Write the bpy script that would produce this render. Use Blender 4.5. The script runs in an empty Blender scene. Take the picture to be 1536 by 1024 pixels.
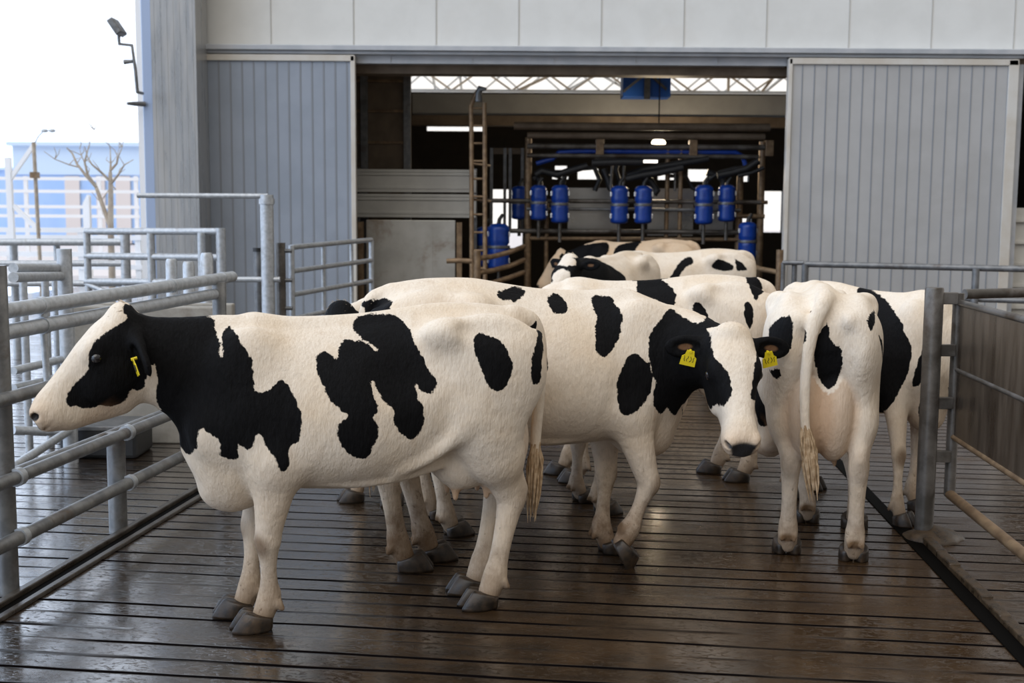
import bpy, bmesh, math, random
import numpy as np
from mathutils import Vector, Matrix, Euler

sc = bpy.context.scene
C = sc.collection
PI = math.pi
R = math.radians
rng = random.Random(7)

# ------------------------------------------------------------------ helpers
def tag(o, label=None, cat=None, group=None, kind=None):
    if label: o['label'] = label
    if cat: o['category'] = cat
    if group: o['group'] = group
    if kind: o['kind'] = kind
    return o

def empty(name, label=None, cat=None, loc=(0, 0, 0), rz=0.0, group=None):
    o = bpy.data.objects.new(name, None)
    o.empty_display_size = 0.1
    C.objects.link(o)
    o.location = loc
    o.rotation_euler = (0, 0, rz)
    return tag(o, label, cat, group)

def link(name, me, mat=None, parent=None):
    o = bpy.data.objects.new(name, me)
    C.objects.link(o)
    if mat is not None:
        for m in (mat if isinstance(mat, (list, tuple)) else [mat]):
            me.materials.append(m)
    if parent is not None:
        o.parent = parent
    return o

class MB:
    """collects shapes into one mesh"""
    def __init__(s):
        s.v = []; s.f = []; s.sm = []; s.mi = []
        s.m = 0
    def add(s, vs, fs, smooth=False):
        n = len(s.v)
        s.v += [tuple(v) for v in vs]
        for f in fs:
            s.f.append(tuple(i + n for i in f)); s.sm.append(smooth); s.mi.append(s.m)
        return s
    def box(s, x0, x1, y0, y1, z0, z1):
        v = [(x0,y0,z0),(x1,y0,z0),(x1,y1,z0),(x0,y1,z0),(x0,y0,z1),(x1,y0,z1),(x1,y1,z1),(x0,y1,z1)]
        f = [(0,3,2,1),(4,5,6,7),(0,1,5,4),(1,2,6,5),(2,3,7,6),(3,0,4,7)]
        return s.add(v, f)
    def bar(s, a, b, w, h, up=(0,0,1)):
        """rectangular bar from a to b, w sideways, h along up"""
        a = Vector(a); b = Vector(b); d = (b - a).normalized(); up = Vector(up)
        if abs(d.dot(up)) > 0.98: up = Vector((0, 1, 0))
        sd = d.cross(up).normalized(); u = sd.cross(d).normalized()
        v = []
        for p in (a, b):
            for i, j in ((-1,-1),(1,-1),(1,1),(-1,1)):
                v.append(p + sd*(i*w/2) + u*(j*h/2))
        return s.add(v, [(3,2,1,0),(4,5,6,7),(0,1,5,4),(1,2,6,5),(2,3,7,6),(3,0,4,7)])
    def tube(s, pts, r, n=12, cap=True):
        """round tube through points; r a number or one per point"""
        pts = [Vector(p) for p in pts]
        rs = r if isinstance(r, (list, tuple)) else [r]*len(pts)
        ref = None; rings = []
        vs = []
        for i, p in enumerate(pts):
            if i == 0: d = pts[1] - p
            elif i == len(pts) - 1: d = p - pts[i-1]
            else: d = (pts[i+1] - p).normalized() + (p - pts[i-1]).normalized()
            d = d.normalized()
            if ref is None:
                ref = Vector((0,0,1)) if abs(d.z) < 0.9 else Vector((1,0,0))
            sd = d.cross(ref).normalized(); ref = sd.cross(d).normalized()
            for k in range(n):
                t = 2*PI*k/n
                vs.append(p + (sd*math.cos(t) + ref*math.sin(t))*rs[i])
        fs = []
        for i in range(len(pts)-1):
            for k in range(n):
                k2 = (k+1) % n
                fs.append((i*n+k, i*n+k2, (i+1)*n+k2, (i+1)*n+k))
        s.add(vs, fs, True)
        if cap:
            m = len(pts) - 1
            s.add(vs[:n], [tuple(range(n-1, -1, -1))]); s.add(vs[m*n:], [tuple(range(n))])
        return s
    def cyl(s, c, r, z0, z1, n=20, r1=None):
        return s.tube([(c[0], c[1], z0), (c[0], c[1], z1)], [r, r if r1 is None else r1], n)
    def lathe(s, c, prof, n=20):
        """profile of (r, z) about the vertical through c"""
        vs = [(c[0]+r*math.cos(2*PI*k/n), c[1]+r*math.sin(2*PI*k/n), c[2]+z) for r, z in prof for k in range(n)]
        fs = [(i*n+k, i*n+(k+1) % n, (i+1)*n+(k+1) % n, (i+1)*n+k) for i in range(len(prof)-1) for k in range(n)]
        s.add(vs, fs, True)
        s.add(vs[:n], [tuple(range(n-1, -1, -1))]); s.add(vs[-n:], [tuple(range(n))])
        return s
    def sphere(s, c, r, n=14, m=10, sx=1, sy=1, sz=1):
        vs = []; fs = []
        for i in range(m+1):
            a = PI*i/m
            for k in range(n):
                t = 2*PI*k/n
                vs.append((c[0]+r*sx*math.sin(a)*math.cos(t), c[1]+r*sy*math.sin(a)*math.sin(t), c[2]-r*sz*math.cos(a)))
        for i in range(m):
            for k in range(n):
                fs.append((i*n+k, i*n+(k+1) % n, (i+1)*n+(k+1) % n, (i+1)*n+k))
        return s.add(vs, fs, True)
    def build(s, name, mat=None, parent=None, bevel=0.0):
        me = bpy.data.meshes.new(name)
        me.from_pydata([tuple(v) for v in s.v], [], s.f)
        me.polygons.foreach_set('use_smooth', s.sm)
        me.polygons.foreach_set('material_index', s.mi)
        me.update()
        o = link(name, me, mat, parent)
        if bevel:
            b = o.modifiers.new('bevel', 'BEVEL'); b.width = bevel; b.segments = 2; b.limit_method = 'ANGLE'
        return o

# ------------------------------------------------------------------ materials
def mat(name, col=(0.5,0.5,0.5), rough=0.6, metal=0.0, spec=0.5):
    m = bpy.data.materials.new(name); m.use_nodes = True
    b = m.node_tree.nodes['Principled BSDF']
    b.inputs['Base Color'].default_value = (*col, 1)
    b.inputs['Roughness'].default_value = rough
    b.inputs['Metallic'].default_value = metal
    b.inputs['Specular IOR Level'].default_value = spec
    return m

class NT:
    """tiny node-tree helper"""
    def __init__(s, m):
        s.t = m.node_tree; s.b = s.t.nodes['Principled BSDF']
    def n(s, ty, **kw):
        x = s.t.nodes.new(ty)
        for k, v in kw.items(): setattr(x, k, v)
        return x
    def l(s, a, b): s.t.links.new(a, b)
    def setin(s, sock, v):
        if isinstance(v, bpy.types.NodeSocket): s.l(v, sock)
        elif isinstance(v, (tuple, list)) and len(v) == 3 and sock.type == 'RGBA': sock.default_value = (*v, 1)
        else: sock.default_value = v
    def math(s, op, a, b=0.0, c=None, clamp=False):
        x = s.n('ShaderNodeMath', operation=op, use_clamp=clamp)
        s.setin(x.inputs[0], a); s.setin(x.inputs[1], b)
        if c is not None: s.setin(x.inputs[2], c)
        return x.outputs[0]
    def mix(s, f, a, b, mode='MIX'):
        x = s.n('ShaderNodeMix', data_type='RGBA', blend_type=mode)
        s.setin(x.inputs[0], f); s.setin(x.inputs[6], a); s.setin(x.inputs[7], b)
        return x.outputs[2]
    def noise(s, vec=None, scale=5.0, detail=4.0, rough=0.55, dist=0.0):
        x = s.n('ShaderNodeTexNoise')
        x.inputs['Scale'].default_value = scale; x.inputs['Detail'].default_value = detail
        x.inputs['Roughness'].default_value = rough; x.inputs['Distortion'].default_value = dist
        if vec is not None: s.l(vec, x.inputs['Vector'])
        return x.outputs['Fac']
    def obj(s): return s.n('ShaderNodeTexCoord').outputs['Object']
    def mapping(s, vec, sc=(1,1,1), rot=(0,0,0), loc=(0,0,0)):
        x = s.n('ShaderNodeMapping')
        s.l(vec, x.inputs[0]); x.inputs['Scale'].default_value = sc
        x.inputs['Rotation'].default_value = rot; x.inputs['Location'].default_value = loc
        return x.outputs[0]
    def sep(s, vec):
        x = s.n('ShaderNodeSeparateXYZ'); s.l(vec, x.inputs[0]); return x.outputs
    def step(s, v, lo, hi):
        x = s.n('ShaderNodeMapRange', interpolation_type='SMOOTHSTEP')
        s.setin(x.inputs[0], v); x.inputs[1].default_value = lo; x.inputs[2].default_value = hi
        return x.outputs[0]
    def lerp(s, v, lo, hi, a, b):
        x = s.n('ShaderNodeMapRange')
        s.setin(x.inputs[0], v); x.inputs[1].default_value = lo; x.inputs[2].default_value = hi
        x.inputs[3].default_value = a; x.inputs[4].default_value = b
        return x.outputs[0]
    def bump(s, h, strength=0.3, dist=0.01):
        x = s.n('ShaderNodeBump'); x.inputs['Strength'].default_value = strength; x.inputs['Distance'].default_value = dist
        s.l(h, x.inputs['Height']); s.l(x.outputs[0], s.b.inputs['Normal']); return x
    def attr(s, name):
        x = s.n('ShaderNodeAttribute', attribute_name=name); return x.outputs['Fac']

def weathered(name, c1, c2, rough=(0.4, 0.7), metal=0.0, scale=6.0, stain=None, stain_amt=0.5, bump=0.0, sc3=(1,1,1), spec=0.5):
    """two-tone surface with optional stains of a third colour"""
    m = mat(name, c1, rough[0], metal, spec); t = NT(m)
    v = t.mapping(t.obj(), sc3)
    n = t.noise(v, scale, 6, 0.6)
    col = t.mix(t.step(n, 0.35, 0.65), c1, c2)
    if stain:
        n2 = t.noise(v, scale*0.45, 8, 0.68, 0.4)
        f = t.math('MULTIPLY', t.step(n2, 0.5, 0.72), stain_amt)
        col = t.mix(f, col, stain)
    t.setin(t.b.inputs['Base Color'], col)
    t.setin(t.b.inputs['Roughness'], t.lerp(n, 0.3, 0.7, rough[0], rough[1]))
    if bump:
        t.bump(t.noise(v, scale*6, 4), bump, 0.004)
    return m

M = {}
def coat_material(name, white, dirt_amt, seed, top=0.42):
    m = mat(name, white, 0.7); t = NT(m); o = t.obj()
    p = t.mapping(o, (1,1,1), (0,0,0), (seed, seed*0.7, seed*1.3))
    z = t.sep(o)[2]
    hair = t.noise(t.mapping(p, (90, 90, 26)), 1.0, 3, 0.6)
    big = t.noise(p, 3.2, 5, 0.6); belly = t.step(t.math('ADD', z, t.math('MULTIPLY', t.math('SUBTRACT', big, 0.5), 0.5)), 0.86, 0.58)
    # black patches with a feathered hair edge
    edge = t.math('ADD', t.attr('coat'), t.math('MULTIPLY', t.math('SUBTRACT', hair, 0.5), 0.017))
    edge = t.math('ADD', edge, t.math('MULTIPLY', t.math('SUBTRACT', t.noise(p, 24, 4, 0.65), 0.5), 0.030))
    blk = t.step(edge, 0.0025, -0.0025)
    wcol = t.mix(t.step(big, 0.35, 0.7), white, tuple(c*k for c, k in zip(white, (0.95, 0.90, 0.83))))
    fine = t.noise(p, 11, 6, 0.7)
    tan = t.math('MULTIPLY', t.step(fine, 0.52, 0.75), 0.26)
    wcol = t.mix(tan, wcol, (0.46, 0.31, 0.19))
    wcol = t.mix(t.math('MULTIPLY', t.step(hair, 0.35, 0.75), 0.22), wcol, (0.50, 0.40, 0.30))
    wcol = t.mix(t.math('MULTIPLY', belly, 0.22), wcol, (0.50, 0.33, 0.19))
    # soiling from the ground up
    low = t.step(t.math('ADD', z, t.math('MULTIPLY', t.math('SUBTRACT', fine, 0.5), 0.7)), top, 0.02)
    wcol = t.mix(t.math('MULTIPLY', low, dirt_amt), wcol, (0.15, 0.085, 0.042))
    sp = t.math('MULTIPLY', t.step(t.noise(p, 34, 4, 0.7), 0.60, 0.70), t.math('MULTIPLY', t.step(z, 0.75, 0.1), dirt_amt))
    wcol = t.mix(sp, wcol, (0.09, 0.055, 0.03))
    wcol = t.mix(t.math('MULTIPLY', t.attr('pink'), 0.8), wcol, (0.50, 0.31, 0.18))
    wcol = t.mix(t.math('MULTIPLY', t.math('MULTIPLY', t.attr('soil'), t.step(fine, 0.15, 0.55)), 0.8, None, True), wcol, (0.16, 0.095, 0.05))
    bcol = t.mix(hair, (0.003, 0.003, 0.0032), (0.010, 0.0095, 0.010))
    pk = t.mix(t.step(t.attr('pink'), 0.3, 0.7), bcol, (0.20, 0.105, 0.055))
    col = t.mix(blk, wcol, pk)
    col = t.mix(t.attr('nose'), col, (0.018, 0.017, 0.018))
    t.setin(t.b.inputs['Base Color'], col)
    rg = t.math('SUBTRACT', t.math('SUBTRACT', 0.88, t.math('MULTIPLY', blk, 0.20)), t.math('MULTIPLY', t.attr('nose'), 0.32))
    t.setin(t.b.inputs['Roughness'], rg)
    t.setin(t.b.inputs['Specular IOR Level'], t.math('ADD', t.lerp(blk, 0, 1, 0.18, 0.07), t.math('MULTIPLY', t.attr('nose'), 0.5)))
    t.b.inputs['Sheen Weight'].default_value = 0.0
    t.bump(t.math('ADD', t.math('MULTIPLY', hair, 1.0), t.math('MULTIPLY', t.noise(t.mapping(p, (16, 16, 9)), 1.0, 4), 2.4)), 0.5, 0.008)
    return m
WHITE = (0.79, 0.685, 0.56)
M['coat'] = coat_material('cow_coat', WHITE, 0.62, 0.0, 0.46)
M['coat_dirty'] = coat_material('cow_coat_soiled', WHITE, 0.95, 3.0, 0.56)
M['coat_tan'] = coat_material('cow_coat_warm', (0.72, 0.54, 0.37), 0.5, 6.0)
M['eye'] = mat('cow_eye', (0.012, 0.010, 0.012), 0.05, 0, 0.8)
M['hoof'] = weathered('hoof_horn', (0.014, 0.010, 0.007), (0.040, 0.025, 0.014), (0.3, 0.5), 0, 26, (0.10, 0.055, 0.022), 0.6, 0.2)
M['switch'] = weathered('tail_hair', (0.36, 0.23, 0.12), (0.55, 0.40, 0.25), (0.6, 0.8), 0, 30, (0.16, 0.09, 0.04), 0.6)
M['hair'] = mat('pale_hair', (0.66, 0.55, 0.42), 0.7)
M['hair_dark'] = mat('dark_hair', (0.012, 0.011, 0.012), 0.6)
M['tag'] = mat('yellow_tag', (0.80, 0.62, 0.015), 0.45)
M['ink'] = mat('tag_ink', (0.05, 0.04, 0.01), 0.6)

# ------------------------------------------------------------------ body building: distance fields -> one continuous surface
def hermite(xk, yk, x):
    xk = np.asarray(xk, float); yk = np.asarray(yk, float)
    d = np.diff(yk)/np.diff(xk)
    m = np.zeros_like(yk); m[1:-1] = np.where(d[:-1]*d[1:] > 0, 2*d[:-1]*d[1:]/(d[:-1]+d[1:]+1e-12), 0.0); m[0] = d[0]; m[-1] = d[-1]
    i = np.clip(np.searchsorted(xk, x) - 1, 0, len(xk)-2)
    h = xk[i+1]-xk[i]; t = np.clip((x-xk[i])/h, 0, 1)
    return ((2*t**3-3*t**2+1)*yk[i] + (t**3-2*t**2+t)*h*m[i] + (-2*t**3+3*t**2)*yk[i+1] + (t**3-t**2)*h*m[i+1])

class Field:
    def __init__(s, xs, ys, zs):
        s.xs, s.ys, s.zs = xs, ys, zs
        s.F = np.full((len(xs), len(ys), len(zs)), 0.4, np.float32)
    def block(s, lo, hi):
        sl = []
        for a, l, h in ((s.xs, lo[0], hi[0]), (s.ys, lo[1], hi[1]), (s.zs, lo[2], hi[2])):
            i0 = int(np.searchsorted(a, l)); i1 = int(np.searchsorted(a, h))
            if i1 <= i0: return None, None
            sl.append(slice(i0, i1))
        P = np.meshgrid(s.xs[sl[0]], s.ys[sl[1]], s.zs[sl[2]], indexing='ij')
        return tuple(sl), np.stack(P, -1).astype(np.float32)
    def union(s, sl, d, k):
        f = s.F[sl]
        h = np.maximum(k - np.abs(f - d), 0)/k
        s.F[sl] = np.minimum(f, d) - h*h*k*0.25
    def cut(s, sl, d, k):
        f = s.F[sl]; d = -d
        h = np.maximum(k - np.abs(f - d), 0)/k
        s.F[sl] = np.maximum(f, d) + h*h*k*0.25
    def ball(s, c, r, k=0.03, ax=None, sub=False):
        """ellipsoid; r number or 3 radii; ax optional 3x3 rows = local axes"""
        r = np.array([r]*3 if np.isscalar(r) else r, float); c = np.array(c, float); m = max(r)+k+0.02
        sl, P = s.block(c-m, c+m)
        if sl is None: return
        D = P - c
        if ax is not None: D = D @ np.asarray(ax, float).T
        L = np.linalg.norm(D, axis=-1) + 1e-6
        q = np.linalg.norm(D/r, axis=-1) + 1e-6
        d = L*(1 - 1/q)
        d = np.where(q < 0.2, -min(r), d)
        (s.cut if sub else s.union)(sl, d, k)
    def limb(s, pts, k=0.03, lat=(0, 1, 0), sub=False, inner=0.01):
        """chain of elliptical cones; pts = (x, y, z, r_sagittal, r_lateral)"""
        pts = np.asarray(pts, float); m = pts[:, 3:].max() + k + 0.03
        sl, P = s.block(pts[:, :3].min(0)-m, pts[:, :3].max(0)+m)
        if sl is None: return
        lat = np.array(lat, float); lat /= np.linalg.norm(lat)
        if len(pts) > 2:                              # round the chain off into a smooth curve
            cl = np.concatenate([[0], np.cumsum(np.linalg.norm(np.diff(pts[:, :3], axis=0), axis=1) + 1e-4)])
            tt = np.concatenate([np.linspace(a, b, 4, endpoint=False) for a, b in zip(cl[:-1], cl[1:])] + [[cl[-1]]])
            tan = np.zeros_like(pts)
            tan[1:-1] = (pts[2:]-pts[:-2])/(cl[2:]-cl[:-2])[:, None]; tan[0] = (pts[1]-pts[0])/(cl[1]-cl[0]); tan[-1] = (pts[-1]-pts[-2])/(cl[-1]-cl[-2])
            i = np.clip(np.searchsorted(cl, tt, side='right')-1, 0, len(pts)-2); hh = (cl[i+1]-cl[i])[:, None]; x = ((tt-cl[i])[:, None])/hh
            pts = (2*x**3-3*x**2+1)*pts[i] + (x**3-2*x**2+x)*hh*tan[i] + (-2*x**3+3*x**2)*pts[i+1] + (x**3-x**2)*hh*tan[i+1]
        out = None
        for a, b in zip(pts[:-1], pts[1:]):
            ab = b[:3]-a[:3]; L2 = ab @ ab + 1e-9
            t = np.clip(((P - a[:3]) @ ab)/L2, 0, 1)
            D = P - a[:3] - t[..., None]*ab
            rs = a[3] + t*(b[3]-a[3]); rl = a[4] + t*(b[4]-a[4])
            y = D @ lat; L = np.linalg.norm(D, axis=-1) + 1e-6
            sg = np.sqrt(np.maximum(L*L - y*y, 0))
            q = np.sqrt((sg/rs)**2 + (y/rl)**2) + 1e-6
            d = np.where(q < 0.15, -np.minimum(rs, rl), L*(1-1/q))
            if out is None: out = d
            else: out = np.minimum(out, d)
        (s.cut if sub else s.union)(sl, out, k)
    def loft(s, sec, k=0.04, fr=None, n_top=2.0, n_bot=2.3):
        """sections (u, top, bottom, halfwidth, z of widest) along u; fr = (origin, 3x3 rows u,w,v)"""
        sec = np.asarray(sec, float); m = 0.08
        u0, u1 = sec[0, 0], sec[-1, 0]; wm = sec[:, 3].max()
        z0, z1 = sec[:, 2].min(), sec[:, 1].max()
        cor = np.array([(u, w, v) for u in (u0-m, u1+m) for w in (-wm-m, wm+m) for v in (z0-m, z1+m)])
        if fr is not None: cor = cor @ fr[1] + fr[0]
        sl, P = s.block(cor.min(0), cor.max(0))
        if sl is None: return
        if fr is not None: P = (P - fr[0]) @ fr[1].T
        U = np.clip(P[..., 0], u0, u1); ux = P[..., 0]-U
        g = lambda j: hermite(sec[:, 0], sec[:, j], U)
        top, bot, w, zc = g(1), g(2), np.maximum(g(3), 0.004), g(4)
        dz = P[..., 2]-zc
        h = np.where(dz > 0, np.maximum(top-zc, 0.004), np.maximum(zc-bot, 0.004))
        n = np.where(dz > 0, n_top, n_bot)
        q = ((np.abs(P[..., 1])/w)**n + (np.abs(dz)/h)**n)**(1/n) + 1e-6
        L = np.sqrt(P[..., 1]**2 + dz**2) + 1e-6
        d = np.where(q < 0.15, -np.minimum(w, h), L*(1-1/q))
        d = np.where(ux != 0, np.sqrt(np.maximum(d, 0)**2 + ux**2) + np.minimum(d, 0)*0.0, d)
        s.union(sl, d, k)
    def mesh(s, smooth=2):
        F, xs, ys, zs = s.F, s.xs, s.ys, s.zs
        ins = F < 0
        nx, ny, nz = F.shape
        cnt = np.zeros((nx-1, ny-1, nz-1), np.int8)
        for i in (0, 1):
            for j in (0, 1):
                for k in (0, 1):
                    cnt += ins[i:nx-1+i, j:ny-1+j, k:nz-1+k]
        act = (cnt > 0) & (cnt < 8)
        I = np.argwhere(act); idx = np.full(act.shape, -1, np.int64); idx[act] = np.arange(len(I))
        acc = np.zeros((len(I), 3)); num = np.zeros(len(I))
        ax = (xs, ys, zs)
        for a in range(3):
            o = [b for b in range(3) if b != a]
            for p in (0, 1):
                for q in (0, 1):
                    c0 = I.copy(); c0[:, o[0]] += p; c0[:, o[1]] += q
                    c1 = c0.copy(); c1[:, a] += 1
                    f0 = F[c0[:, 0], c0[:, 1], c0[:, 2]]; f1 = F[c1[:, 0], c1[:, 1], c1[:, 2]]
                    cr = (f0 < 0) != (f1 < 0)
                    t = np.where(cr, f0/np.where(cr, f0-f1, 1), 0)
                    pos = np.stack([ax[b][c0[:, b]] + (t*(ax[b][c1[:, b]]-ax[b][c0[:, b]]) if b == a else 0) for b in range(3)], -1)
                    acc += np.where(cr[:, None], pos, 0); num += cr
        V = acc/num[:, None]
        faces = []
        for a in range(3):
            o = [(a+1) % 3, (a+2) % 3]
            s0 = [slice(None)]*3; s1 = [slice(None)]*3
            s0[a] = slice(0, F.shape[a]-1); s1[a] = slice(1, F.shape[a])
            A = ins[tuple(s0)]; B = ins[tuple(s1)]
            E_ = np.argwhere(A != B)
            ok = (E_[:, o[0]] > 0) & (E_[:, o[1]] > 0) & (E_[:, o[0]] < F.shape[o[0]]-1) & (E_[:, o[1]] < F.shape[o[1]]-1)
            E_ = E_[ok]
            fl = A[E_[:, 0], E_[:, 1], E_[:, 2]]
            q = []
            for p, r in ((-1, -1), (0, -1), (0, 0), (-1, 0)):
                c = E_.copy(); c[:, o[0]] += p; c[:, o[1]] += r
                q.append(idx[c[:, 0], c[:, 1], c[:, 2]])
            q = np.stack(q, -1)
            q[~fl] = q[~fl][:, ::-1]
            faces.append(q)
        Q = np.concatenate(faces)
        Q = Q[(Q >= 0).all(1)]
        e = np.concatenate([Q[:, [0, 1]], Q[:, [1, 2]], Q[:, [2, 3]], Q[:, [3, 0]]])
        for _ in range(smooth):
            S = np.zeros_like(V); N = np.zeros(len(V))
            np.add.at(S, e[:, 0], V[e[:, 1]]); np.add.at(N, e[:, 0], 1)
            np.add.at(S, e[:, 1], V[e[:, 0]]); np.add.at(N, e[:, 1], 1)
            V = V*0.45 + 0.55*S/N[:, None]
        return V, Q

def np_mesh(name, V, Q, attrs):
    me = bpy.data.meshes.new(name)
    me.vertices.add(len(V)); me.vertices.foreach_set('co', V.astype(np.float32).ravel())
    me.loops.add(Q.size); me.loops.foreach_set('vertex_index', Q.astype(np.int32).ravel())
    me.polygons.add(len(Q)); me.polygons.foreach_set('loop_start', np.arange(0, Q.size, 4, dtype=np.int32))
    me.update(calc_edges=True)
    me.polygons.foreach_set('use_smooth', np.ones(len(Q), bool))
    for k, a in attrs.items():
        x = me.attributes.new(k, 'FLOAT', 'POINT'); x.data.foreach_set('value', a.astype(np.float32))
    me.validate()
    return me

def poly_sd(poly, P):
    """signed distance (negative inside) from 2-D points to a closed outline"""
    p = np.asarray(poly, float); o = [np.roll(p, k, 0) for k in (1, 0, -1, -2)]; q = []
    for t in ((0.0, 0.33, 0.67) if len(p) > 4 else (0.0,)):              # run a smooth line through the outline's points
        q.append(0.5*(2*o[1] + (o[2]-o[0])*t + (2*o[0]-5*o[1]+4*o[2]-o[3])*t*t + (3*o[1]-o[0]-3*o[2]+o[3])*t**3))
    poly = np.stack(q, 1).reshape(-1, 2); d = np.full(len(P), 1e9); ins = np.zeros(len(P), bool)
    for a, b in zip(poly, np.roll(poly, -1, 0)):
        ab = b-a; t = np.clip(((P-a) @ ab)/(ab @ ab + 1e-12), 0, 1)
        d = np.minimum(d, np.linalg.norm(P - a - t[:, None]*ab, axis=1))
        c = ((a[1] > P[:, 1]) != (b[1] > P[:, 1]))
        with np.errstate(divide='ignore', invalid='ignore'):
            xi = (b[0]-a[0])*(P[:, 1]-a[1])/(b[1]-a[1]) + a[0]
        ins ^= c & (P[:, 0] < xi)
    return np.where(ins, -d, d)

# torso sections: x, top, bottom, half width, height of the widest part
TORSO = [(-0.82,1.26,1.12,0.06,1.20),(-0.77,1.345,1.00,0.15,1.20),(-0.67,1.405,0.90,0.215,1.18),(-0.53,1.42,0.79,0.25,1.14),
         (-0.36,1.42,0.70,0.275,1.06),(-0.15,1.395,0.62,0.305,0.98),(0.05,1.375,0.605,0.33,0.95),(0.25,1.365,0.615,0.31,0.95),
         (0.40,1.37,0.625,0.265,0.98),(0.50,1.365,0.585,0.225,0.98),(0.59,1.33,0.555,0.20,0.94),(0.67,1.25,0.58,0.165,0.90),
         (0.74,1.14,0.68,0.12,0.90),(0.80,1.04,0.80,0.045,0.92)]
HEAD = [(-0.045,-0.03,-0.10,0.055,-0.06),(0.0,0.012,-0.17,0.100,-0.05),(0.07,0.026,-0.25,0.115,-0.065),(0.15,0.036,-0.32,0.124,-0.07),(0.22,0.034,-0.35,0.120,-0.08),
        (0.30,0.024,-0.345,0.099,-0.085),(0.37,0.016,-0.31,0.083,-0.08),(0.44,0.010,-0.265,0.077,-0.085),(0.49,0.008,-0.235,0.084,-0.09),(0.535,0.002,-0.205,0.090,-0.085),
        (0.565,-0.010,-0.172,0.088,-0.085),(0.586,-0.038,-0.152,0.078,-0.09),(0.602,-0.068,-0.135,0.060,-0.10),(0.612,-0.092,-0.118,0.03,-0.105)]

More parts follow.
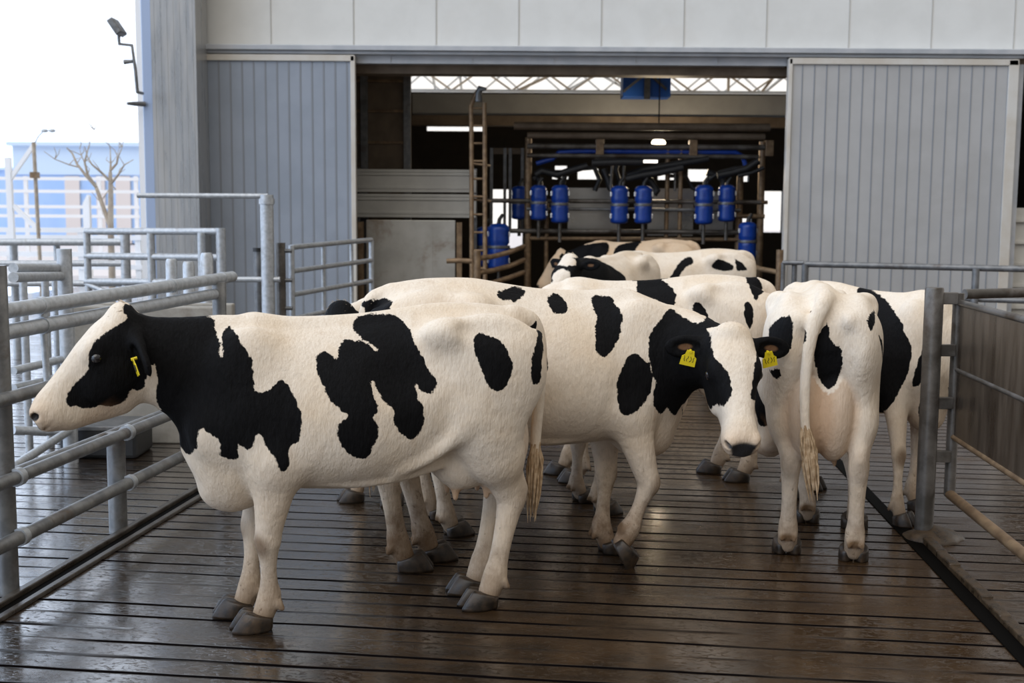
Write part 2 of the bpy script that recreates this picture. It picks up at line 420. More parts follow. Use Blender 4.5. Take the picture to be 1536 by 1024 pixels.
def build_cow(P):
    """P holds the pose in the animal's own frame: x forward, y to its left, z up, ground at z = 0"""
    s = P.get('scale', 1.0)
    root = empty('dairy_cow', P['label'], 'cow', (*P['loc'], 0), P['yaw'], 'cows in the collecting yard')
    sx = P.get('sx', 1.0)*s; root.scale = (sx, s, s)
    ca, sa = math.cos(P['yaw']), math.sin(P['yaw'])
    def loc(w):                                   # ground point of the place -> own frame
        dx, dy = w[0]-P['loc'][0], w[1]-P['loc'][1]
        return ((dx*ca+dy*sa)/sx, (-dx*sa+dy*ca)/s)
    h = P.get('cell', 0.013); hh = P.get('head_cell', h)
    # head frame
    poll = np.array(P['poll'], float); yw, pt, rl = P['head']
    u = np.array([math.cos(pt)*math.cos(yw), math.cos(pt)*math.sin(yw), -math.sin(pt)])
    w = np.array([-math.sin(yw), math.cos(yw), 0.0]); v = np.cross(u, w)
    w2 = w*math.cos(rl)+v*math.sin(rl); v2 = v*math.cos(rl)-w*math.sin(rl)
    HF = np.stack([u, w2, v2]); hs = P.get('head_scale', 1.0)
    hp = lambda a, b, c: poll + hs*(a*u + b*w2 + c*v2)
    # grid, finer about the head
    tip = hp(0.64, 0, -0.08); ends = np.stack([poll, tip, hp(0.05, 0.34, 0), hp(0.05, -0.34, 0), hp(0.2, 0, -0.32), hp(0, 0, 0.05)])
    hlo, hhi = ends.min(0)-0.03, ends.max(0)+0.03
    LL = {k: loc(w_) for k, w_ in P['hooves'].items()}
    lo = np.array([min(-1.02, hlo[0], min(q[0] for q in LL.values())-0.2), min(-0.46, hlo[1], min(q[1] for q in LL.values())-0.13), 0.0])
    hi = np.array([max(0.97, hhi[0]), max(0.46, hhi[1], max(q[1] for q in LL.values())+0.13), max(1.52, hhi[2])])
    def axis(a):
        if a == 2: lo_ = 0.004
        else: lo_ = lo[a]
        out = [lo_]
        while out[-1] < hi[a]:
            x = out[-1]; out.append(x + (hh if hlo[a] <= x <= hhi[a] else h))
        return np.array(out)
    f = Field(axis(0), axis(1), axis(2))
    # torso
    tz = [(q[0], q[1]+P.get('rump_up', 0)*min(1, max(0, -(q[0]-0.1)/0.4)), *q[2:]) for q in TORSO]
    f.loft(tz, 0.05, None, P.get('roof', 1.8), 2.3)
    rump = P.get('rump_drop', 0.0)
    for sy in (-1, 1):
        f.ball((-0.36, sy*0.225, 1.325), (0.10, 0.065, 0.07), 0.12)          # hook bone
        f.ball((-0.79, sy*0.115, 1.275), (0.06, 0.045, 0.05), 0.06)           # pin bone
        f.ball((-0.57, sy*0.185, 1.14), (0.26, 0.10, 0.24), 0.08)             # thigh mass
        f.ball((0.51, sy*0.15, 1.10), (0.17, 0.085, 0.26), 0.08)             # shoulder blade
        f.ball((0.63, sy*0.13, 0.92), (0.14, 0.085, 0.14), 0.08)             # point of shoulder
        f.ball((-0.16, sy*0.345, 1.20), (0.16, 0.06, 0.12), 0.12, sub=True)   # hollow of the flank
        f.ball((-0.60, sy*0.275, 1.345), (0.17, 0.06, 0.05), 0.10, sub=True)   # dip between hook and pin
    f.limb([(-0.70, 0, 1.385, 0.03, 0.03), (-0.4, 0, 1.41, 0.03, 0.035), (0.0, 0, 1.365, 0.03, 0.04), (0.47, 0, 1.36, 0.03, 0.04)], 0.06)
    f.ball((0.57, 0, 0.62), (0.15, 0.085, 0.085), 0.10)                        # brisket
    # neck
    nk = P.get('neck')
    nb = hp(0.10, 0, -0.13)
    if nk is None:
        a = np.array([0.56, 0, 1.12]); mid = (a*0.45 + nb*0.55) + np.array([0, 0, -0.01])
        nk = [(*a, 0.29, 0.17), (*mid, 0.205, 0.115), (*nb, 0.135, 0.085)]
    else:
        nk = list(nk) + [(*nb, 0.135, 0.085)]
    f.limb(nk, 0.09, inner=0.14)
    # legs
    knees = []; legs = {}
    for key, (hx, hy) in LL.items():
        sy = 1 if key[1] == 'L' else -1
        J = P.get('joints', {}).get(key)
        if key[0] == 'F':
            if J: ft, cp, eb, hoof = [np.array(q, float) for q in (J['fetlock'], J['carpus'], J['elbow'], J['hoof'])]
            else:
                hoof = np.array([hx, hy, 0.0]); ft = hoof + np.array([-0.05, 0, 0.145])
                eb = np.array([0.40, sy*0.19, 0.78]); cp = eb*0.42 + ft*0.58 + np.array([0.022, 0, 0])
            pk = hoof + (ft-hoof)*0.40
            f.limb([(eb[0]+0.06, eb[1]-sy*0.03, eb[2]+0.17, 0.155, 0.085), (*eb, 0.115, 0.082)], 0.09)
            c1 = cp + (eb-cp)*0.14; c2 = cp + (ft-cp)*0.16; c3 = cp + (ft-cp)*0.5; f1 = ft + (cp-ft)*0.18
            f.limb([(*eb, 0.122, 0.08), (*(eb*0.55+cp*0.45), 0.086, 0.066), (*c1, 0.061, 0.054), (*cp, 0.060, 0.053), (*c2, 0.048, 0.044), (*c3, 0.036, 0.034),
                    (*f1, 0.042, 0.039), (*ft, 0.053, 0.047), (*pk, 0.048, 0.048)], 0.05, inner=0.03)
        else:
            if J: ft, hk, st, hoof = [np.array(q, float) for q in (J['fetlock'], J['hock'], J['stifle'], J['hoof'])]
            else:
                hoof = np.array([hx, hy, 0.0]); ft = hoof + np.array([-0.055, 0, 0.15]); hk = ft + np.array([-0.075, sy*0.0, 0.37]) + np.array([-0.25*(hx+0.58), 0, 0])
                st = np.array([-0.47, sy*0.20, 0.90])
            pk = hoof + (ft-hoof)*0.40
            gk = st*0.5 + hk*0.5 + np.array([-0.03, 0, 0.02])
            f.limb([(-0.58, sy*0.165, 1.15, 0.235, 0.11), (-0.55, sy*0.185, 0.95, 0.20, 0.10), (*(gk*0.7+st*0.3), 0.145, 0.080)], 0.08, inner=0.1)
            f.limb([(*(st+np.array([0.0, 0, 0.05])), 0.10, 0.07), (*gk, 0.115, 0.070)], 0.08)
            h1 = hk + (gk-hk)*0.16; h2 = hk + (ft-hk)*0.2
            f.limb([(*gk, 0.115, 0.070), (*(gk*0.5+h1*0.5), 0.090, 0.060), (*h1, 0.075, 0.052), (*hk, 0.073, 0.054), (*h2, 0.058, 0.046), (*(hk*0.45+ft*0.55), 0.047, 0.040),
                    (*(ft+(hk-ft)*0.16), 0.048, 0.043), (*ft, 0.058, 0.052), (*pk, 0.051, 0.051)], 0.05, inner=0.03)
            f.limb([(hk[0]-0.055, hk[1], hk[2]+0.045, 0.022, 0.022), (hk[0]-0.02, hk[1], hk[2]+0.17, 0.016, 0.016)], 0.04)   # point of hock and tendon
        back = np.array([-1.0, 0, 0.0]); ax_ = (ft-pk); ax_ = ax_/np.linalg.norm(ax_)
        bk = np.array([-ax_[2], 0, ax_[0]]); bk = bk/np.linalg.norm(bk)
        for q in (-1, 1):
            f.limb([(*(ft + bk*0.036 + np.array([0, q*0.029, -0.012])), 0.020, 0.020), (*(ft + bk*0.055 + np.array([0, q*0.032, -0.034])), 0.015, 0.015)], 0.012)
        if key[0] == 'F': knees.append((cp+np.array([0.035, sy*0.015, -0.015]), 1.0, (0.05, 0.06, 0.075)))
        else: knees.append((hk+np.array([-0.05, sy*0.02, 0.0]), 0.55, (0.07, 0.06, 0.10)))
        knees.append((ft+bk*0.06+np.array([0, 0, -0.03]), 1.6, (0.034, 0.055, 0.034))); knees.append((pk, 0.5, (0.07, 0.08, 0.05)))
        legs[key] = (hoof, ft, sy)
    # udder and teats
    ud = P.get('udder', 1.0)
    if ud:
        for sy in (-1, 1):
            f.ball((-0.475, sy*0.065, 0.735), (0.165*ud, 0.115, 0.165*ud), 0.02)
            f.ball((-0.64, sy*0.066, 0.80), (0.15*ud, 0.098*P.get('udder_w', 1), 0.23*ud), 0.018)
            for tx in (-0.43, -0.58):
                zt = 0.735-0.15*ud
                f.limb([(tx, sy*0.078, zt+0.03, 0.022, 0.022), (tx, sy*0.082, zt-0.055, 0.013, 0.013)], 0.03)
    for sy in (-1, 1):                                   # milk vein and fold of the flank
        f.limb([(-0.34, sy*0.15, 0.705, 0.016, 0.018), (-0.15, sy*0.185, 0.672, 0.018, 0.020), (0.05, sy*0.19, 0.656, 0.016, 0.018), (0.20, sy*0.17, 0.668, 0.008, 0.010)], 0.03)
        f.limb([(-0.47, sy*0.23, 0.93, 0.03, 0.03), (-0.36, sy*0.245, 0.83, 0.026, 0.026), (-0.26, sy*0.235, 0.755, 0.018, 0.018), (-0.12, sy*0.215, 0.70, 0.006, 0.006)], 0.06)
    # tail
    tl = P.get('tail', [(-0.74, 0, 1.385, 0.045, 0.045), (-0.825, 0, 1.345, 0.042, 0.04), (-0.865, 0, 1.22, 0.036, 0.034), (-0.865, 0, 1.0, 0.030, 0.028), (-0.85, 0, 0.78, 0.026, 0.025), (-0.845, 0, 0.64, 0.022, 0.022)])
    f.limb(tl, 0.035, inner=0.06)
    # head
    fr = (poll, HF/1.0)
    sec = [(a*hs, b*hs, c*hs, d*hs, e*hs) for a, b, c, d, e in HEAD]
    f.loft(sec, 0.05, fr, 2.4, 1.75)
    A = HF
    f.ball(hp(-0.005, 0, -0.012), np.array((0.05, 0.075, 0.045))*hs, 0.04, A)                # crest of the poll
    for sy in (-1, 1):
        f.ball(hp(0.185, sy*0.098, -0.030), np.array((0.055, 0.028, 0.036))*hs, 0.04, A)      # brow
        f.ball(hp(0.205, sy*0.112, -0.062), np.array((0.034, 0.020, 0.028))*hs, 0.018, A)     # lids
        f.ball(hp(0.560, sy*0.054, -0.045), np.array((0.036, 0.032, 0.034))*hs, 0.025, A)      # nostril wing
        f.ball(hp(0.576, sy*0.072, -0.046), np.array((0.022, 0.024, 0.018))*hs, 0.008, A, sub=True)
        f.ball(hp(0.24, sy*0.085, -0.17), np.array((0.12, 0.03, 0.075))*hs, 0.05, A)          # cheek
        f.limb([(*hp(0.602, sy*0.030, -0.108), 0.006, 0.006), (*hp(0.570, sy*0.079, -0.122), 0.006, 0.006), (*hp(0.51, sy*0.091, -0.140), 0.003, 0.003)], 0.010, sub=True)
        # ear: a leaf scooped on its front
        d = P.get('ears', {}).get('L' if sy > 0 else 'R', (sy*0.93, -0.18, -0.10))            # (w, u, v)
        e0 = hp(0.032, sy*0.090, P.get('ear_v', -0.088))
        ed = d[0]*w2 + d[1]*u + d[2]*v2; ed /= np.linalg.norm(ed)
        en = u*math.cos(pt)*0.95 + v*math.sin(pt)*0.95 - np.array([0, 0, 0.15]); en -= (en @ ed)*ed; en /= np.linalg.norm(en)      # opening faces forward and down
        eu = np.cross(en, ed)
        EA = np.stack([ed, eu, en])
        f.limb([(*e0, 0.034, 0.034), (*(e0+ed*0.07*hs), 0.032, 0.032)], 0.03)
        f.ball(e0 + ed*0.125*hs, np.array((0.105, 0.060, 0.022))*hs, 0.025, EA)
        f.ball(e0 + ed*0.125*hs + en*0.022*hs, np.array((0.075, 0.038, 0.017))*hs, 0.012, EA, sub=True)
        P.setdefault('_ear', {})['L' if sy > 0 else 'R'] = (e0, ed, eu, en)
    V, Q = f.mesh(2)
    # coat
    coat = np.full(len(V), 0.3)
    HL = ((V-poll) @ HF.T)/hs
    head_near = (HL[:, 0] > -0.08)*1.0
    onhead = (HL[:, 0] > P.get('head_from', 0.02)) & (np.abs(HL[:, 1]) < 0.35) & (HL[:, 0] < 0.7) & (HL[:, 2] > -0.40) & (HL[:, 2] < 0.2)
    tlp = np.asarray(tl, float); td = np.full(len(V), 9.0)
    for a, b_ in zip(tlp[1:-1], tlp[2:]):
        ab = b_[:3]-a[:3]; t_ = np.clip(((V-a[:3]) @ ab)/(ab @ ab), 0, 1); td = np.minimum(td, np.linalg.norm(V-a[:3]-t_[:, None]*ab, axis=1)-a[3])
    ontail = td < 0.010
    for sp in P.get('coat', []):
        kind, poly = sp[0], sp[1]; opt = sp[2] if len(sp) > 2 else {}
        if kind in ('L', 'R'):
            d = poly_sd(poly, V[:, [0, 2]]); side = V[:, 1]*(1 if kind == 'L' else -1)
            d = np.where(side > opt.get('min', -0.02), d, 0.3); d = np.where(onhead & (not opt.get('head')), 0.3, d)
        elif kind == 'B':                                     # seen from behind: y, z
            d = poly_sd(poly, V[:, [1, 2]]); d = np.where((V[:, 0] < opt.get('max', -0.45)) & (ontail == bool(opt.get('tail'))), d, 0.3)
        elif kind == 'T':                                     # seen from above: x, y
            d = poly_sd(poly, V[:, [0, 1]]); d = np.where(V[:, 2] > opt.get('min', 1.1), d, 0.3)
        elif kind in ('HL', 'HR'):                            # cheek: along the head, dorsal
            d = poly_sd(poly, HL[:, [0, 2]]); side = HL[:, 1]*(1 if kind == 'HL' else -1)
            d = np.where(onhead & (side > opt.get('min', 0.0)), d, 0.3)
        elif kind == 'HF':                                    # face from the front: along, across
            d = poly_sd(poly, HL[:, [0, 1]]); d = np.where(onhead & (HL[:, 2] > opt.get('min', -0.2)), d, 0.3)
        elif kind == 'X':                                     # any ball of black (ears)
            c, r = poly; d = np.linalg.norm(V-np.asarray(c), axis=1)-r
        if opt.get('white'): coat = np.maximum(coat, -d)
        else: coat = np.minimum(coat, d)
    for k_, (e0, ed, eu, en) in P['_ear'].items():
        if P.get('black_ears', True):
            along = (V-e0) @ ed; r_ = np.linalg.norm((V-e0)-along[:, None]*ed, axis=1)
            coat = np.where((along > 0.02) & (along < 0.28) & (r_ < 0.09), np.minimum(coat, -0.03), coat)
    pad = HL[:, 0]-(0.565+0.55*(-0.012-HL[:, 2]))
    nose = np.clip((pad+P.get('pad', 0.004))/0.008, 0, 1)*np.clip((0.064-0.25*np.clip(-0.05-HL[:, 2], 0, 1)-np.abs(HL[:, 1]))/0.012, 0, 1)*np.clip((HL[:, 2]+0.112)/0.012, 0, 1)*np.clip((-0.016-HL[:, 2])/0.012, 0, 1)*onhead
    for sy in (-1, 1):
        q = np.linalg.norm((HL-np.array([0.577, sy*0.066, -0.046]))/np.array([1.15, 1.0, 0.85]), axis=1); nose = np.maximum(nose, np.clip((0.0235-q)/0.006, 0, 1))
    nose = nose*P.get('nose_dark', 1.0)
    pink = np.clip((HL[:, 0]-0.47)/0.10, 0, 1)*onhead*0.45
    pink = np.maximum(pink, 0.5*np.clip((HL[:, 0]-0.15)/0.2, 0, 1)*np.clip((-0.17-HL[:, 2])/0.06, 0, 1)*onhead)
    for sy in (-1, 1):
        for tx in (-0.43, -0.58):
            if ud:
                q = np.linalg.norm(V[:, :2]-np.array([tx, sy*0.08]), axis=1); zt = 0.735-0.15*ud
                pink = np.maximum(pink, np.clip((0.045-q)/0.015, 0, 1)*np.clip((zt+0.01-V[:, 2])/0.02, 0, 1)*(V[:, 2] > zt-0.1)*1.0)
    if ud:
        ur = np.clip(1.15-np.sqrt(((V[:, 0]+0.64)/0.20)**2+(V[:, 1]/0.20)**2+((V[:, 2]-0.80)/0.27)**2), 0, 0.3)/0.3
        pink = np.maximum(pink, ur*P.get('udder_pink', 0.35)*(coat > 0.02)*np.clip((-0.55-V[:, 0])/0.08, 0, 1))
    for e0, ed, eu, en in P['_ear'].values():
        D = V-e0; al = D @ ed; pn = D @ en; pu = D @ eu
        q = np.sqrt(((al-0.125)/0.075)**2 + (pu/0.036)**2)
        pink = np.maximum(pink, 0.62*np.clip((0.75-q)/0.4, 0, 1)*(pn > -0.010)*(np.abs(pn) < 0.04))
    soil = np.zeros(len(V))
    for c_, r_s, ra in knees:
        q = np.linalg.norm((V-c_)/np.array(ra), axis=1); soil = np.maximum(soil, np.clip((1.15-q)/0.6, 0, 1)*r_s)
    me = np_mesh('body', V, Q, {'coat': coat, 'nose': nose, 'pink': pink, 'soil': soil})
    link('body', me, P.get('mat', M['coat']), root)
    # eyes
    for sy in (-1, 1):
        c = hp(0.207, sy*0.1155, -0.063)
        b = MB(); b.sphere(c, 0.0265*hs, 16, 12); b.build('eye', M['eye'], root)
    # hooves
    for key, (hoof, ft, sy) in legs.items():
        b = MB()
        J = P.get('joints', {}).get(key); tilt = J.get('tilt', 0.0) if J else 0.0
        yaw = P.get('hoof_yaw', {}).get(key, sy*0.10)
        ct, st_ = math.cos(tilt), math.sin(tilt); cy, sn = math.cos(yaw), math.sin(yaw)
        for q in (-1, 1):
            vs = []; n = 18
            rings = [(0.0, 0.036, 0.088, 0.0365, 0.0), (0.012, 0.034, 0.090, 0.038, 0.1), (0.040, 0.022, 0.079, 0.037, 0.5), (0.066, 0.008, 0.067, 0.036, 1.0), (0.074, 0.004, 0.058, 0.031, 1.0)]
            for z, cx, a, bb, sl in rings:
                for k in range(n):
                    t = 2*PI*k/n; x = a*math.cos(t); y = bb*math.sin(t)*(1-0.42*max(0, math.cos(t))**1.5)
                    px, py, pz = cx+x, q*0.040 + y*1.0 - q*0.006*max(0, math.cos(t)), z + sl*0.018*math.cos(t)
                    px, pz = px*ct + pz*st_, -px*st_ + pz*ct
                    px, py = px*cy - py*sn, px*sn + py*cy
                    vs.append((hoof[0]+px, hoof[1]+py, hoof[2]+pz+0.001))
            fs = [(i*n+k, i*n+(k+1) % n, (i+1)*n+(k+1) % n, (i+1)*n+k) for i in range(len(rings)-1) for k in range(n)]
            fs += [tuple(range(n-1, -1, -1)), tuple(range((len(rings)-1)*n, len(rings)*n))]
            b.add(vs, fs, True)
        b.build('hoof', M['hoof'], root)
    # tail switch: a brush of hair
    if P.get('switch', True):
        b = MB(); r_ = random.Random(int(abs(P['loc'][0])*100))
        e = np.array(tl[-1][:3]); pr = np.array(tl[-2][:3]); dn = (e-pr)/np.linalg.norm(e-pr); sl_ = P.get('switch_len', 0.26)
        for i in range(P.get('switch_n', 90)):
            th = r_.uniform(0, 2*PI); r0 = 0.020*math.sqrt(r_.random()); o = np.array([math.cos(th), math.sin(th), 0])
            st_ = e - dn*r_.uniform(-0.02, 0.13) + o*r0; L = sl_*r_.uniform(0.6, 1.05); bul = r_.uniform(0.3, 1.4)
            pts = [st_, st_+dn*L*0.35+o*0.018*bul, st_+dn*L*0.7+o*0.014*bul, st_+dn*L + o*0.004]
            b.tube([tuple(p) for p in pts], [0.007, 0.007, 0.005, 0.001], 5)
        b.build('tail_switch', M['switch'], root)
    # hair tuft on the poll
    if P.get('tuft_n', 70):
        b = MB(); r_ = random.Random(5)
        for i in range(P.get('tuft_n', 70)):
            a = r_.uniform(-0.07, 0.07); c = hp(r_.uniform(-0.05, 0.03), a, 0.0); c = hp(r_.uniform(-0.045, 0.03), a, -0.012-abs(a)*0.15)
            dr = u*r_.uniform(-0.35, 0.75) + v2*r_.uniform(0.45, 0.9) + w2*(a*4+r_.uniform(-0.3, 0.3)); dr = dr/np.linalg.norm(dr); L = r_.uniform(0.025, 0.05)
            b.tube([tuple(c), tuple(c+dr*L*0.6), tuple(c+dr*L+u*0.012)], [0.0035, 0.0025, 0.0006], 4)
        b.build('forelock', P.get('tuft_mat', M['hair']), root)
    # ear tags
    for k_ in P.get('tags', ()):
        e0, ed, eu, en = P['_ear'][k_]
        c = e0 + ed*0.10*hs + en*0.030 + np.array([0, 0, -0.012])
        dn = np.array([0, 0, -1.0]); dn = dn - (dn @ en)*en; dn /= np.linalg.norm(dn); sd = np.cross(dn, en)
        sd = sd*0.97 + dn*0.22*(1 if k_ == 'L' else -1); sd /= np.linalg.norm(sd); dn = np.cross(en, sd)
        b = MB(); t_ = 0.004; tk = 1.12; pts = [(-0.016, -0.004), (0.016, -0.004), (0.021, 0.018), (0.032, 0.026), (0.034, 0.066), (-0.034, 0.066), (-0.032, 0.026), (-0.021, 0.018)]
        n = len(pts); vs = [c + sd*x*tk + dn*(z*tk+0.004) + en*q for q in (0.004, 0.004+t_) for x, z in pts]
        b.add(vs, [tuple(range(n-1, -1, -1)), tuple(range(n, 2*n))] + [(i, (i+1) % n, n+(i+1) % n, n+i) for i in range(n)])
        tg = b.build('ear_tag', M['tag'], root); tg['label'] = 'yellow plastic ear tag with dark marks'
        b = MB(); pc = c + dn*0.004
        b.tube([tuple(pc-en*0.012), tuple(pc+en*0.013)], 0.007, 10); b.build('stud', M['tag'], tg)
        # illegible dark strokes on the tag
        b = MB(); r_ = random.Random(3)
        for i in range(4):
            x = -0.022+i*0.0145; z0 = 0.030; pts = []
            for j in range(4): pts.append(tuple(c + sd*(x+r_.uniform(-0.005, 0.005)) + dn*(z0+j*0.009) + en*(0.0045+t_)))
            b.tube(pts, 0.0016, 5)
        b.build('tag_marks', M['ink'], tg)
    return root, (poll, HF, hs)

